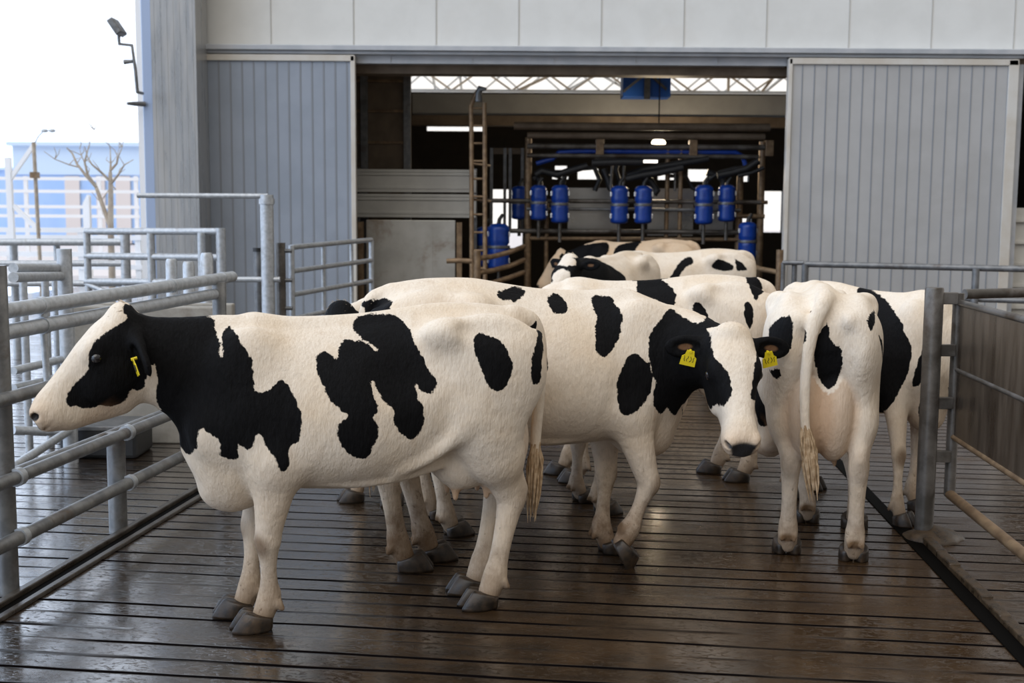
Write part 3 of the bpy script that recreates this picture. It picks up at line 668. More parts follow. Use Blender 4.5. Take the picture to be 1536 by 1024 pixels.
# outlines of the black patches on each coat, in the animal's own frame (metres)
COATS = {
  'A': [
    ('L',[(0.937,1.46),(0.785,1.427),(0.658,1.401),(0.654,1.373),(0.638,1.322),(0.63,1.244),(0.622,1.327),(0.593,1.364),(0.567,1.342),(0.543,1.299),(0.502,1.207),(0.499,1.107),(0.469,1.094),(0.433,1.105),(0.404,1.131),(0.376,1.14),(0.342,1.094),(0.31,1.013),(0.308,0.947),(0.321,0.881),(0.357,0.854),(0.362,0.778),(0.386,0.746),(0.41,0.781),(0.422,0.822),(0.451,0.86),(0.482,0.912),(0.5,0.903),(0.506,0.865),(0.533,0.842),(0.575,0.879),(0.566,0.815),(0.598,0.798),(0.639,0.82),(0.643,0.875),(0.678,0.913),(0.726,0.934),(0.74,0.85),(0.77,0.805),(0.799,0.828),(0.834,0.868),(0.86,0.947),(0.883,0.994),(0.9,1.072),(0.891,1.131),(0.9,1.198),(0.925,1.273),(0.94,1.346)],{'head':1}),
    ('HL',[(0.218,-0.031),(0.181,-0.014),(0.147,-0.008),(0.105,-0.015),(0.056,-0.031),(0.006,-0.046),(-0.015,-0.042),(-0.019,-0.013),(-0.044,-0.003),(-0.065,-0.026),(-0.062,-0.07),(-0.074,-0.111),(-0.078,-0.155),(-0.026,-0.198),(0.022,-0.19),(0.069,-0.19),(0.081,-0.215),(0.103,-0.248),(0.146,-0.291),(0.187,-0.307),(0.208,-0.296),(0.219,-0.275),(0.251,-0.283),(0.284,-0.282),(0.324,-0.267),(0.349,-0.25),(0.358,-0.218),(0.379,-0.207),(0.406,-0.191),(0.42,-0.164),(0.43,-0.144),(0.447,-0.129),(0.441,-0.1),(0.406,-0.08),(0.37,-0.073),(0.324,-0.071),(0.288,-0.074),(0.257,-0.061),(0.238,-0.045)]),
    ('L',[(0.042,1.361),(0.008,1.391),(-0.079,1.401),(-0.153,1.394),(-0.193,1.352),(-0.205,1.312),(-0.213,1.269),(-0.246,1.21),(-0.266,1.166),(-0.293,1.129),(-0.294,1.092),(-0.267,1.068),(-0.229,1.075),(-0.201,1.109),(-0.203,1.073),(-0.204,1.045),(-0.228,1.007),(-0.23,0.938),(-0.211,0.885),(-0.172,0.865),(-0.139,0.883),(-0.099,0.933),(-0.092,1.0),(-0.056,1.039),(-0.028,1.083),(-0.013,1.126),(-0.002,1.137),(-0.001,1.085),(-0.017,1.041),(-0.023,0.998),(0.001,0.977),(-0.019,0.939),(-0.019,0.886),(0.008,0.849),(0.013,0.81),(0.043,0.793),(0.088,0.806),(0.133,0.848),(0.158,0.909),(0.148,0.954),(0.111,0.989),(0.153,1.026),(0.194,1.077),(0.219,1.133),(0.23,1.203),(0.223,1.243),(0.185,1.254),(0.138,1.222),(0.131,1.256),(0.105,1.296),(0.067,1.302),(0.01,1.287),(-0.029,1.254),(-0.047,1.252),(-0.019,1.28),(0.021,1.308),(0.045,1.335)]),
    ('L',[(-0.468,1.299),(-0.493,1.319),(-0.524,1.319),(-0.59,1.288),(-0.624,1.236),(-0.638,1.19),(-0.633,1.137),(-0.613,1.092),(-0.581,1.067),(-0.541,1.08),(-0.51,1.126),(-0.485,1.187),(-0.467,1.255)]),
    ('L',[(-0.836,1.351),(-0.826,1.287),(-0.803,1.201),(-0.785,1.093),(-0.735,1.103),(-0.742,1.191),(-0.775,1.279)]),
    ('R',[(0.95,1.25),(0.35,1.25),(0.3,1.1),(0.5,0.8),(0.75,0.75),(1.0,1.1)]),
    ('R',[(0.0,1.22),(-0.3,1.22),(-0.4,1.1),(-0.1,0.9),(0.1,1.1)]),
    ('HR',[(0.02,-0.02),(0.3,-0.02),(0.4,-0.1),(0.3,-0.3),(0.02,-0.3)]),
  ],
  'B': [
    ('R',[(0.04,1.357),(0.076,1.379),(0.119,1.369),(0.137,1.33),(0.121,1.299),(0.096,1.289),(0.06,1.293),(0.044,1.319)]),
    ('R',[(0.272,1.362),(0.31,1.371),(0.372,1.362),(0.381,1.323),(0.397,1.298),(0.397,1.244),(0.374,1.175),(0.332,1.115),(0.293,1.087),(0.256,1.104),(0.249,1.158),(0.259,1.231),(0.278,1.27),(0.265,1.31)]),
    ('R',[(0.356,0.954),(0.382,1.024),(0.413,1.078),(0.45,1.099),(0.493,1.07),(0.529,1.02),(0.541,0.963),(0.524,0.892),(0.485,0.837),(0.426,0.793),(0.383,0.804),(0.363,0.855)]),
    ('R',[(0.636,1.303),(0.589,1.257),(0.541,1.202),(0.525,1.16),(0.522,1.077),(0.54,0.992),(0.561,0.948),(0.548,0.89),(0.555,0.832),(0.601,0.787),(0.638,0.815),(0.66,0.789),(0.702,0.767),(0.729,0.812),(0.773,0.734),(0.798,0.72),(0.724,0.815),(0.768,0.831),(0.789,0.88),(0.85,0.943),(1.059,0.896),(1.141,1.182),(0.99,1.29),(0.862,1.287),(0.762,1.247),(0.706,1.271),(0.664,1.309)],{'min':-0.3,'head':1}),
    ('R',[(-0.217,1.382),(-0.205,1.395),(-0.174,1.403),(-0.135,1.413),(-0.1,1.414),(-0.071,1.403),(-0.066,1.392),(-0.086,1.37),(-0.108,1.353),(-0.138,1.347),(-0.16,1.354),(-0.193,1.355),(-0.211,1.366)]),
    ('R',[(-0.05,1.109),(-0.017,1.114),(0.003,1.094),(0.007,1.055),(-0.012,0.999),(-0.039,0.979),(-0.071,1.007),(-0.076,1.07)]),
    ('R',[(-0.855,1.306),(-0.837,1.33),(-0.808,1.351),(-0.778,1.363),(-0.764,1.366),(-0.751,1.357),(-0.738,1.355),(-0.73,1.351),(-0.74,1.334),(-0.748,1.315),(-0.756,1.295),(-0.762,1.264),(-0.868,1.246),(-0.861,1.282)]),
    ('R',[(-0.881,1.325),(-0.866,1.341),(-0.846,1.352),(-0.828,1.36),(-0.811,1.354),(-0.837,1.33),(-0.855,1.315),(-0.87,1.317)]),
    ('HF',[(-0.09,-0.085),(0.0,-0.1),(0.12,-0.108),(0.17,-0.095),(0.215,-0.06),(0.25,-0.045),(0.33,-0.04),(0.42,-0.04),(0.455,-0.055),(0.475,-0.085),(0.47,-0.3),(0.8,-0.3),(0.8,0.3),(0.49,0.3),(0.47,0.08),(0.44,0.055),(0.34,0.055),(0.25,0.07),(0.16,0.095),(0.1,0.112),(0,0.1),(-0.09,0.085)],{'white':1,'min':-0.5}),
    ('B',[(0.04,1.3),(0.12,1.37),(0.34,1.34),(0.38,1.0),(0.25,0.9),(0.08,0.95),(0.05,1.15)],{'max':-0.3}),
  ],
  'C': [
    ('L',[(0.091,1.415),(0.035,1.422),(-0.077,1.406),(-0.134,1.36),(-0.166,1.309),(-0.15,1.231),(-0.168,1.205),(-0.259,1.155),(-0.259,1.112),(-0.148,1.111),(-0.076,1.231),(-0.028,1.278),(0.045,1.295),(0.097,1.302)]),
    ('L',[(-0.266,1.161),(-0.271,1.234),(-0.293,1.271),(-0.342,1.237),(-0.373,1.176),(-0.377,1.127),(-0.356,1.09),(-0.271,1.113)]),
    ('L',[(-0.613,1.258),(-0.639,1.276),(-0.663,1.252),(-0.675,1.197),(-0.673,1.142),(-0.653,1.093),(-0.633,1.124),(-0.616,1.173)]),
    ('L',[(-0.614,1.448),(-0.651,1.468),(-0.718,1.454),(-0.748,1.41),(-0.773,1.354),(-0.736,1.328),(-0.715,1.317),(-0.696,1.275),(-0.674,1.323),(-0.654,1.382),(-0.661,1.422)],{'min':-0.3}),
    ('L',[(0.946,1.346),(0.902,1.36),(0.86,1.371),(0.805,1.371),(0.778,1.356),(0.75,1.332),(0.805,1.307),(0.913,1.309)]),
    ('HL',[(0.02,-0.02),(0.3,-0.02),(0.4,-0.1),(0.3,-0.3),(0.02,-0.3)]),
    ('R',[(0.1,1.5),(0.2,1.1),(-0.3,0.95),(-0.4,1.3)]),
  ],
  'D': [
    ('B',[(0.277,1.189),(0.249,1.257),(0.212,1.284),(0.165,1.287),(0.161,1.139),(0.201,1.13),(0.254,1.155)]),
    ('B',[(0.157,1.21),(0.099,1.231),(0.099,1.177),(0.124,1.147),(0.153,1.171)],{'tail':1}),
    ('B',[(0.096,1.276),(0.063,1.321),(0.01,1.294),(-0.017,1.237),(-0.026,1.183),(-0.082,1.128),(-0.09,1.031),(-0.067,0.966),(-0.03,0.926),(0.008,0.961),(0.04,1.044),(0.058,1.132),(0.084,1.209)],{'max':-0.2}),
    ('B',[(0.26,1.011),(0.215,1.023),(0.211,0.987),(0.23,0.967),(0.248,0.984)]),
    ('R',[(-0.764,1.308),(-0.424,1.33),(-0.687,1.304),(-0.774,1.255),(-0.807,1.23)]),
    ('R',[(-0.745,1.203),(-0.692,1.171),(-0.612,1.085),(-0.584,1.027),(-0.555,0.959),(-0.557,0.931),(-0.55,0.982),(-0.581,1.042),(-0.692,1.123)]),
    ('HL',[(-0.1,-0.02),(0.3,-0.02),(0.4,-0.1),(0.3,-0.3),(-0.1,-0.3)]),
  ],
  'E': [
    ('R',[(-0.098,1.411),(0.063,1.393),(0.196,1.354),(0.344,1.286),(0.455,1.227),(0.481,1.171),(0.542,1.117),(0.564,1.041),(0.548,0.925),(0.481,0.805),(0.417,0.704),(0.24,0.627),(0.208,0.7),(0.122,1.059)]),
    ('R',[(0.666,1.101),(0.631,1.043),(0.597,0.927),(0.57,0.847),(0.603,0.832),(0.666,0.891),(0.723,0.988),(0.725,1.082)]),
    ('R',[(0.68,0.811),(0.623,0.747),(0.592,0.663),(0.618,0.628),(0.71,0.645),(0.736,0.811)]),
    ('HR',[(0.02,-0.02),(0.3,-0.02),(0.4,-0.1),(0.3,-0.3),(0.02,-0.3)]),
  ],
  'R': [
    ('HL',[(-0.3,0.3),(0.8,0.3),(0.8,-0.5),(-0.3,-0.5)]),
    ('HR',[(-0.3,0.3),(0.8,0.3),(0.8,-0.5),(-0.3,-0.5)]),
  ],
  'F1': [
    ('L',[(1.126,1.341),(1.047,1.418),(0.557,1.4),(0.306,1.338),(0.222,1.272),(0.143,1.196),(0.244,1.117),(0.672,1.118),(1.155,1.159)],{'min':-0.1}),
    ('L',[(1.175,1.22),(0.904,1.306),(1.125,1.346),(1.167,1.265),(1.179,1.195),(1.229,1.189)],{'min':-0.2,'head':1}),
    ('HL',[(-0.1,0.05),(0.05,-0.02),(0.3,-0.02),(0.4,-0.1),(0.3,-0.3),(-0.1,-0.3)]),
    ('HR',[(0.02,-0.02),(0.3,-0.02),(0.4,-0.1),(0.3,-0.3),(0.02,-0.3)]),
  ],
  'F3': [
    ('L',[(0.548,1.138),(0.506,1.19),(0.344,1.23),(0.402,1.159),(0.447,1.078),(0.549,1.077)]),
    ('L',[(0.202,1.1),(0.167,1.151),(0.104,1.241),(0.013,1.321),(-0.091,1.351),(-0.097,1.282),(-0.012,1.241),(0.074,1.151),(0.121,1.08)]),
    ('L',[(-0.303,1.275),(-0.363,1.332),(-0.456,1.306),(-0.546,1.256),(-0.512,1.204),(-0.41,1.203),(-0.311,1.233)]),
    ('L',[(-0.568,1.343),(-0.668,1.276),(-0.71,1.204),(-0.575,1.204)]),
  ],
  'F2': [
    ('L',[(1.011,1.241),(0.942,1.304),(0.492,1.389),(0.386,1.353),(0.394,1.229),(0.568,1.101),(0.977,1.114)]),
    ('L',[(0.306,1.23),(0.259,1.341),(0.088,1.393),(-0.064,1.407),(-0.005,1.309),(0.006,1.161),(0.078,1.116),(0.139,1.233),(0.149,1.01),(0.278,1.007)]),
    ('L',[(0.125,1.056),(0.087,1.057),(0.058,0.925),(0.109,0.924)]),
  ],
}

COWS = {}
COWS['A'] = dict(label='black and white cow standing side-on at the front, facing left with a white blaze', loc=(-0.72, 5.65), yaw=R(180+17), scale=1.035, cell=0.0105, head_cell=0.007,
    hooves=dict(FL=(-1.17, 5.40), FR=(-1.30, 5.59), HL=(-0.13, 5.73), HR=(-0.20, 5.96)),
    poll=(1.05, 0.04, 1.435), head=(R(2), R(47), R(0)), head_scale=0.95, pad=0.012, head_from=-0.09, ear_v=-0.118,
    ears=dict(L=(0.62, 0.30, -0.62), R=(-0.9, 0.15, -0.4)), tags=('L',))
COWS['B'] = dict(label='black-necked cow with a front hoof lifted, turning its white-blazed face towards us', loc=(0.13, 6.54), yaw=R(9), scale=1.08, cell=0.0115, head_cell=0.007,
    hooves=dict(FL=(0.57, 6.69), FR=(0.60, 6.43), HR=(-0.55, 6.33), HL=(-0.43, 6.52)), rump_up=0.03,
    joints=dict(FR=dict(elbow=(0.44, -0.19, 0.80), carpus=(0.555, -0.185, 0.425), fetlock=(0.465, -0.18, 0.20), hoof=(0.395, -0.18, 0.075), tilt=R(62))),
    neck=[(0.45, 0, 1.08, 0.28, 0.17), (0.71, -0.13, 1.10, 0.21, 0.125)],
    poll=(0.885, -0.435, 1.222), head=(R(-96), R(57), R(0)), head_scale=0.99, pad=0.020, ears=dict(L=(0.97, 0.02, -0.2), R=(-0.97, -0.02, -0.15)), tags=('L', 'R'), mat='coat_dirty', tuft_n=24, head_from=-0.06)
COWS['C'] = dict(label='mostly white cow with a black saddle patch behind the one that looks at us', loc=(0.99, 8.62), yaw=R(178), scale=1.03, cell=0.013,
    hooves=dict(FL=(0.46, 8.46), FR=(0.37, 8.72), HL=(1.66, 8.52), HR=(1.51, 8.80)), poll=(0.98, 0.06, 1.25), head=(R(14), R(76), 0))
COWS['D'] = dict(label='cow seen from behind with a full udder and black patches either side of its tail', loc=(1.80, 7.04), yaw=R(79), scale=1.07, sx=0.78, cell=0.0115,
    hooves=dict(HL=(1.58, 6.69), HR=(1.92, 6.55), FL=(1.86, 7.38), FR=(2.12, 7.24)), udder=1.14, udder_w=1.15, udder_pink=1.0,
    poll=(0.92, 0.22, 0.92), head=(R(10), R(80), 0), mat='coat',
    tail=[(-0.74, 0, 1.385, 0.045, 0.045), (-0.825, 0.02, 1.345, 0.042, 0.04), (-0.865, 0.065, 1.22, 0.036, 0.034), (-0.87, 0.088, 1.0, 0.030, 0.028), (-0.87, 0.085, 0.78, 0.026, 0.025), (-0.87, 0.065, 0.64, 0.022, 0.022)])
COWS['E'] = dict(label='white cow with a broad black flank patch standing between the rear-facing cow and the post', loc=(2.36, 7.92), yaw=R(-42), scale=1.02, sx=0.72, cell=0.013,
    hooves=dict(FL=(2.66, 7.72), FR=(2.44, 7.32), HL=(2.12, 8.28), HR=(1.93, 8.06)), poll=(1.0, 0.1, 1.0), head=(R(20), R(60), 0))
COWS['Q'] = dict(label='mostly hidden cow whose white hind legs show below the udder of the front cow', loc=(0.13, 7.48), yaw=R(25), scale=0.98, cell=0.015,
    hooves=dict(HR=(-0.34, 7.03), HL=(-0.48, 7.43), FR=(0.60, 7.56), FL=(0.48, 7.88)), poll=(0.84, 0.14, 1.06), head=(R(70), R(55), 0))
COWS['R'] = dict(label='cow mostly hidden behind the front cow, with a yellow-tagged black ear showing over its back', loc=(-0.76, 8.30), yaw=R(-113.5), scale=0.96, cell=0.015,
    hooves=dict(FR=(-1.04, 7.85), FL=(-0.78, 7.78), HR=(-0.62, 8.95), HL=(-0.36, 8.85)), hoof_yaw=dict(FR=R(-45)), poll=(1.02, 0.10, 1.395), head=(0, R(52), 0), head_from=-0.09, tags=('L',),
    ears=dict(L=(0.95, -0.05, 0.10), R=(-0.9, 0.2, -0.5)))
COWS['F1'] = dict(label='cow with a black back and white poll standing in the doorway, facing left', loc=(1.05, 13.0), yaw=R(-120), scale=1.03, cell=0.017,
    hooves=dict(FR=(0.55, 12.62), FL=(0.84, 12.45), HR=(1.10, 13.6), HL=(1.40, 13.45)), poll=(1.02, 0.05, 1.42), head=(R(-10), R(50), 0))
COWS['F3'] = dict(label='white cow with black rump patches in the doorway, its head lowered to the left', loc=(2.0, 14.3), yaw=R(186), scale=1.03, cell=0.017,
    hooves=dict(FL=(1.50, 14.1), FR=(1.45, 14.4), HL=(2.60, 14.2), HR=(2.55, 14.5)), poll=(1.05, 0.0, 1.0), head=(0, R(60), 0))
COWS['F2'] = dict(label='tan and black cow farthest back, standing inside at the milking stalls', loc=(1.83, 17.7), yaw=R(168), scale=1.05, cell=0.018,
    hooves=dict(FL=(1.30, 17.7), FR=(1.36, 18.0), HL=(2.40, 17.45), HR=(2.46, 17.75)), poll=(1.1, 0.0, 1.25), head=(0, R(55), 0), mat='coat_tan')
for k_ in COWS:
    if 'COATS' in globals() and k_ in COATS: COWS[k_]['coat'] = COATS[k_]
def go(keys=None):
    out = {}
    for k, P in COWS.items():
        if keys and k not in keys: continue
        if isinstance(P.get('mat'), str): P['mat'] = M[P['mat']]
        if isinstance(P.get('tuft_mat'), str): P['tuft_mat'] = M[P['tuft_mat']]
        out[k] = build_cow(P)
    return out

# ------------------------------------------------------------------ camera, light
EYE = 1.95
cd = bpy.data.cameras.new('camera'); cam = bpy.data.objects.new('camera', cd); C.objects.link(cam)
cam.location = (0, 0, EYE)
cam.matrix_world = Matrix.Translation((0, 0, EYE)) @ Matrix.Rotation(R(90) - math.atan(200/1800.0), 4, 'X') @ Matrix.Rotation(0.0065, 4, 'Z')
cd.sensor_width = 36.0; cd.lens = 36.0*1800/1536
cd.clip_start = 0.05; cd.clip_end = 500
sc.camera = cam
HERD = go()

# ------------------------------------------------------------------ materials of the place
def floor_material():
    m = mat('wet_slatted_concrete', (0.05, 0.035, 0.025), 0.25, 0, 0.5); t = NT(m); o = t.obj()
    x, y, z = t.sep(o)
    big = t.noise(o, 0.9, 5, 0.6)
    mid = t.noise(t.mapping(o, (2.2, 6.5, 1)), 1.6, 6, 0.65)
    fine = t.noise(t.mapping(o, (14, 34, 1)), 1.0, 5, 0.7)
    # grooves run along x, repeat along y; wear and muck close some stretches of them
    wob = t.math('MULTIPLY', t.math('SUBTRACT', t.noise(t.mapping(o, (0.8, 3, 1)), 1.5, 2), 0.5), 0.035)
    ph = t.math('FRACT', t.math('DIVIDE', t.math('ADD', y, wob), 0.168))
    dist = t.math('MULTIPLY', t.math('ABSOLUTE', t.math('SUBTRACT', ph, 0.5)), 0.168)
    open_ = t.step(t.noise(t.mapping(o, (0.55, 5.95, 1)), 1.0, 3), 0.37, 0.50)
    grv = t.math('MULTIPLY', t.step(dist, 0.018, 0.009), open_)
    c = t.mix(t.step(mid, 0.35, 0.7), (0.011, 0.007, 0.004), (0.040, 0.023, 0.011))
    c = t.mix(t.math('MULTIPLY', t.step(big, 0.45, 0.65), 0.5), c, (0.055, 0.030, 0.013))
    c = t.mix(t.math('MULTIPLY', t.step(fine, 0.60, 0.78), 0.45), c, (0.085, 0.052, 0.027))
    right = t.step(x, -1.2, 2.6)
    c = t.mix(t.math('MULTIPLY', right, 0.5), c, (0.085, 0.046, 0.020))
    c = t.mix(grv, c, (0.004, 0.003, 0.003))
    t.setin(t.b.inputs['Base Color'], c)
    wet = t.step(t.noise(t.mapping(o, (0.7, 1.6, 1)), 1.3, 4, 0.6), 0.30, 0.60)
    left = t.step(t.math('ADD', x, t.math('MULTIPLY', t.math('SUBTRACT', big, 0.5), 2.0)), -0.6, -2.6)     # the left side lies wetter
    keep = t.math('SUBTRACT', 1.0, grv)
    r = t.math('ADD', t.lerp(wet, 0, 1, 0.30, 0.12), t.math('MULTIPLY', t.math('SUBTRACT', fine, 0.4), 0.2))
    r = t.math('ADD', r, t.math('MULTIPLY', grv, 0.5))
    t.setin(t.b.inputs['Roughness'], r)
    t.setin(t.b.inputs['Specular IOR Level'], t.math('MULTIPLY', keep, t.math('ADD', t.lerp(wet, 0, 1, 0.22, 0.42), t.math('MULTIPLY', left, 0.55))))
    chip = t.step(t.noise(t.mapping(o, (22, 44, 1)), 1.0, 5, 0.7, 0.8), 0.54, 0.66)
    h = t.math('ADD', t.math('MULTIPLY', mid, 0.55), t.math('MULTIPLY', fine, 0.22))
    h = t.math('ADD', h, t.math('MULTIPLY', chip, 1.9))
    h = t.math('SUBTRACT', h, t.math('MULTIPLY', grv, 2.0))
    t.bump(h, 0.16, 0.012)
    cb = t.n('ShaderNodeBump'); cb.inputs['Strength'].default_value = 0.22; cb.inputs['Distance'].default_value = 0.012; t.l(h, cb.inputs['Height']); t.l(cb.outputs[0], t.b.inputs['Coat Normal'])
    t.setin(t.b.inputs['Coat Weight'], t.math('MULTIPLY', keep, t.math('ADD', t.math('MULTIPLY', left, 0.75), t.lerp(wet, 0, 1, 0.08, 0.32))))
    t.setin(t.b.inputs['Coat Roughness'], t.lerp(fine, 0.3, 0.7, 0.04, 0.14))
    t.b.inputs['Coat IOR'].default_value = 1.7
    return m
M['floor'] = floor_material()
M['galv'] = weathered('galvanised_steel', (0.40, 0.42, 0.44), (0.52, 0.54, 0.56), (0.38, 0.52), 0.5, 24, (0.20, 0.15, 0.11), 0.35, 0.08)
M['galv_muddy'] = weathered('galvanised_steel_soiled', (0.075, 0.066, 0.055), (0.155, 0.14, 0.125), (0.3, 0.5), 0.4, 6, (0.05, 0.03, 0.016), 0.9, 0.12)
M['galv_dull'] = weathered('dulled_galvanised_steel', (0.17, 0.172, 0.175), (0.28, 0.28, 0.275), (0.35, 0.5), 0.55, 8, (0.12, 0.08, 0.05), 0.8, 0.1)
M['galv_dark'] = weathered('dull_grey_steel', (0.14, 0.145, 0.15), (0.22, 0.22, 0.22), (0.35, 0.55), 0.5, 9, (0.07, 0.045, 0.03), 0.6, 0.1)
M['rusty_sheet'] = weathered('rust_streaked_sheet', (0.045, 0.032, 0.022), (0.125, 0.095, 0.068), (0.22, 0.45), 0.3, 5.0, (0.035, 0.017, 0.008), 0.95, 0.1, (1.6, 1.6, 0.28))
M['brown_pipe'] = weathered('rusty_brown_steel', (0.16, 0.10, 0.055), (0.27, 0.18, 0.10), (0.4, 0.6), 0.3, 10, (0.07, 0.04, 0.02), 0.6, 0.1)
M['wall_panel'] = weathered('pale_wall_panel', (0.655, 0.65, 0.62), (0.695, 0.69, 0.66), (0.45, 0.6), 0, 2.0, (0.50, 0.40, 0.30), 0.10)
M['door_grey'] = weathered('grey_door_sheet', (0.40, 0.395, 0.39), (0.435, 0.43, 0.425), (0.42, 0.55), 0.1, 1.6, (0.34, 0.32, 0.30), 0.3)
M['door_sky_tinted'] = weathered('sky_tinted_door_sheet', (0.27, 0.305, 0.36), (0.30, 0.335, 0.395), (0.42, 0.55), 0.1, 1.6, (0.22, 0.23, 0.26), 0.3)  # same door sheet with the sky's blue cast and shade put into its colour
M['seam_pale'] = mat('pale_panel_seam', (0.47, 0.455, 0.425), 0.6)
M['seam'] = mat('panel_seam', (0.22, 0.235, 0.26), 0.6)
M['frame'] = weathered('door_edge_frame', (0.62, 0.60, 0.56), (0.55, 0.50, 0.43), (0.45, 0.6), 0.1, 1.3, (0.45, 0.34, 0.22), 0.4)
M['track'] = weathered('door_track', (0.42, 0.44, 0.47), (0.50, 0.51, 0.53), (0.4, 0.55), 0.3, 3)
M['column'] = weathered('bare_aluminium_sheet', (0.38, 0.39, 0.40), (0.46, 0.455, 0.445), (0.24, 0.36), 0.45, 2.2, (0.42, 0.37, 0.30), 0.25, 0.06, (5, 5, 0.5))
M['flash_blue'] = mat('blue_grey_flashing', (0.36, 0.44, 0.60), 0.4, 0.2)
M['white'] = mat('white_sheet', (0.85, 0.85, 0.85), 0.5)
M['white_paint'] = mat('white_painted_steel', (0.82, 0.83, 0.85), 0.45)
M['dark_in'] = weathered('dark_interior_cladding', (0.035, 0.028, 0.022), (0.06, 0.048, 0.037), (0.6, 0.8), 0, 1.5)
M['brown_board'] = weathered('brown_board', (0.13, 0.095, 0.062), (0.19, 0.14, 0.095), (0.6, 0.8), 0, 3, (0.07, 0.05, 0.03), 0.5)
M['ribbed_pale'] = weathered('pale_ribbed_panel', (0.46, 0.44, 0.40), (0.54, 0.52, 0.47), (0.45, 0.6), 0.1, 2)
M['beam_grey'] = weathered('grey_beam', (0.32, 0.315, 0.30), (0.37, 0.365, 0.35), (0.5, 0.65), 0, 2)
M['rust_beam'] = weathered('brown_lintel', (0.12, 0.085, 0.055), (0.19, 0.14, 0.095), (0.5, 0.7), 0.1, 3)
M['stained_plate'] = weathered('stained_steel_plate', (0.36, 0.34, 0.30), (0.44, 0.42, 0.38), (0.3, 0.5), 0.4, 2.2, (0.17, 0.10, 0.05), 0.95, 0.05)
M['stainless'] = weathered('stainless_panel', (0.34, 0.33, 0.31), (0.42, 0.41, 0.39), (0.25, 0.4), 0.7, 2.5, (0.15, 0.10, 0.06), 0.3)
M['blue'] = weathered('blue_plastic', (0.005, 0.035, 0.23), (0.007, 0.048, 0.30), (0.25, 0.4), 0, 8)
M['blue_sheet'] = mat('blue_tarpaulin', (0.02, 0.13, 0.55), 0.5)
M['rubber'] = mat('black_rubber', (0.014, 0.014, 0.015), 0.5)
M['chrome'] = mat('bright_clip', (0.75, 0.75, 0.76), 0.25, 0.9)
M['concrete'] = weathered('rough_concrete', (0.27, 0.25, 0.215), (0.36, 0.335, 0.295), (0.7, 0.9), 0, 5, (0.16, 0.13, 0.10), 0.6, 0.5)
M['far_blue'] = weathered('hazy_blue_cladding', (0.36, 0.55, 0.90), (0.45, 0.62, 0.92), (0.6, 0.8), 0, 0.25, (0.30, 0.42, 0.70), 0.5)  # yard haze and glare paled into the far blue, pale and tan colours
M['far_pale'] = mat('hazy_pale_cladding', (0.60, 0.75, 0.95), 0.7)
M['far_tan'] = mat('hazy_tan_wall', (0.72, 0.66, 0.64), 0.8)
M['far_brown'] = mat('sunlit_brown_steel', (0.52, 0.40, 0.27), 0.6)
M['bark'] = weathered('pale_bark', (0.30, 0.24, 0.18), (0.44, 0.37, 0.29), (0.8, 0.9), 0, 5)  # bark colour lightened for the same haze
M['kerb'] = weathered('mucky_steel_lip', (0.05, 0.04, 0.03), (0.12, 0.105, 0.09), (0.25, 0.5), 0.3, 9, (0.03, 0.018, 0.01), 0.9, 0.4)
M['gutter'] = mat('black_wet_gutter', (0.003, 0.0025, 0.002), 0.7, 0, 0.04)
M['muck'] = weathered('wet_muck', (0.030, 0.019, 0.010), (0.075, 0.047, 0.024), (0.2, 0.5), 0, 18, None, 0, 0.9)
def glow(name, col, s):
    m = mat(name, col, 0.5); b = m.node_tree.nodes['Principled BSDF']
    b.inputs['Emission Color'].default_value = (*col, 1); b.inputs['Emission Strength'].default_value = s
    return m
M['lamp'] = glow('lit_lamp', (1.0, 0.86, 0.62), 7.0)
M['tube'] = glow('lit_tube', (1.0, 0.95, 0.86), 3.0)

# a sighting (px, py in the 1536 x 1024 frame) carried out to a real distance Y
_p = math.atan(200/1800.0)
def at(px, py, Y):
    x, y = px-768.0, 512.0-py
    c, s = math.cos(0.0065), math.sin(0.0065)
    x, y = (x*c-y*s)/1800, (y*c+x*s)/1800
    d = (x, math.cos(_p)+y*math.sin(_p), -math.sin(_p)+y*math.cos(_p)); k = Y/d[1]
    return Vector((d[0]*k, Y, EYE+d[2]*k))
AX = lambda px, Y: at(px, 312, Y).x
AZ = lambda py, Y, px=768: at(px, py, Y).z

# ------------------------------------------------------------------ floor and kerbs
LANE = R(7.1)
b = MB(); b.add([(-14, -4, 0), (16, -4, 0), (16, 34, 0), (-14, 34, 0)], [(0, 1, 2, 3)])
o = b.build('floor', M['floor']); o.rotation_euler = (0, 0, -LANE); tag(o, kind='structure')
b = MB(); b.box(-90, -14.5, -10, 120, -0.3, -0.06); o = b.build('ground', M['far_tan']); tag(o, kind='structure')
b = MB(); b.box(-14.5, 90, 34.5, 120, -0.3, -0.06); o = b.build('ground', M['far_tan']); tag(o, kind='structure')

def lane_pt(x0, y0, dx, s): return (x0+dx*s, y0+s)
# left kerb: two steel lips with a slot between, right kerb: a dark gutter with a rounded lip
KL = lambda Y: -2.45+(Y-5.58)*0.132
KR = lambda Y: 2.26+(Y-5.1)*0.069
def strip(name, f, y0, y1, off, w, h, material, segs=24, wob=0.0):
    b = MB(); r_ = random.Random(4)
    for i in range(segs):
        a, c = y0+(y1-y0)*i/segs, y0+(y1-y0)*(i+1)/segs
        hh = h+r_.uniform(-wob, wob)
        b.bar((f(a)+off, a, hh/2), (f(c)+off, c+0.004, hh/2), w, hh)
    return b.build(name, material, bevel=0.006)
o = strip('trim_1', KL, 1.5, 15.5, -0.055, 0.045, 0.030, M['kerb']); tag(o, kind='structure')
o = strip('trim_2', KL, 1.5, 15.5, 0.055, 0.040, 0.022, M['kerb']); tag(o, kind='structure')
o = strip('trim_3', KL, 1.5, 15.5, 0.0, 0.06, 0.006, M['gutter'], 1); tag(o, kind='structure')
o = strip('trim_4', KR, 1.5, 13.0, 0.0, 0.085, 0.007, M['gutter'], 1); tag(o, kind='structure')
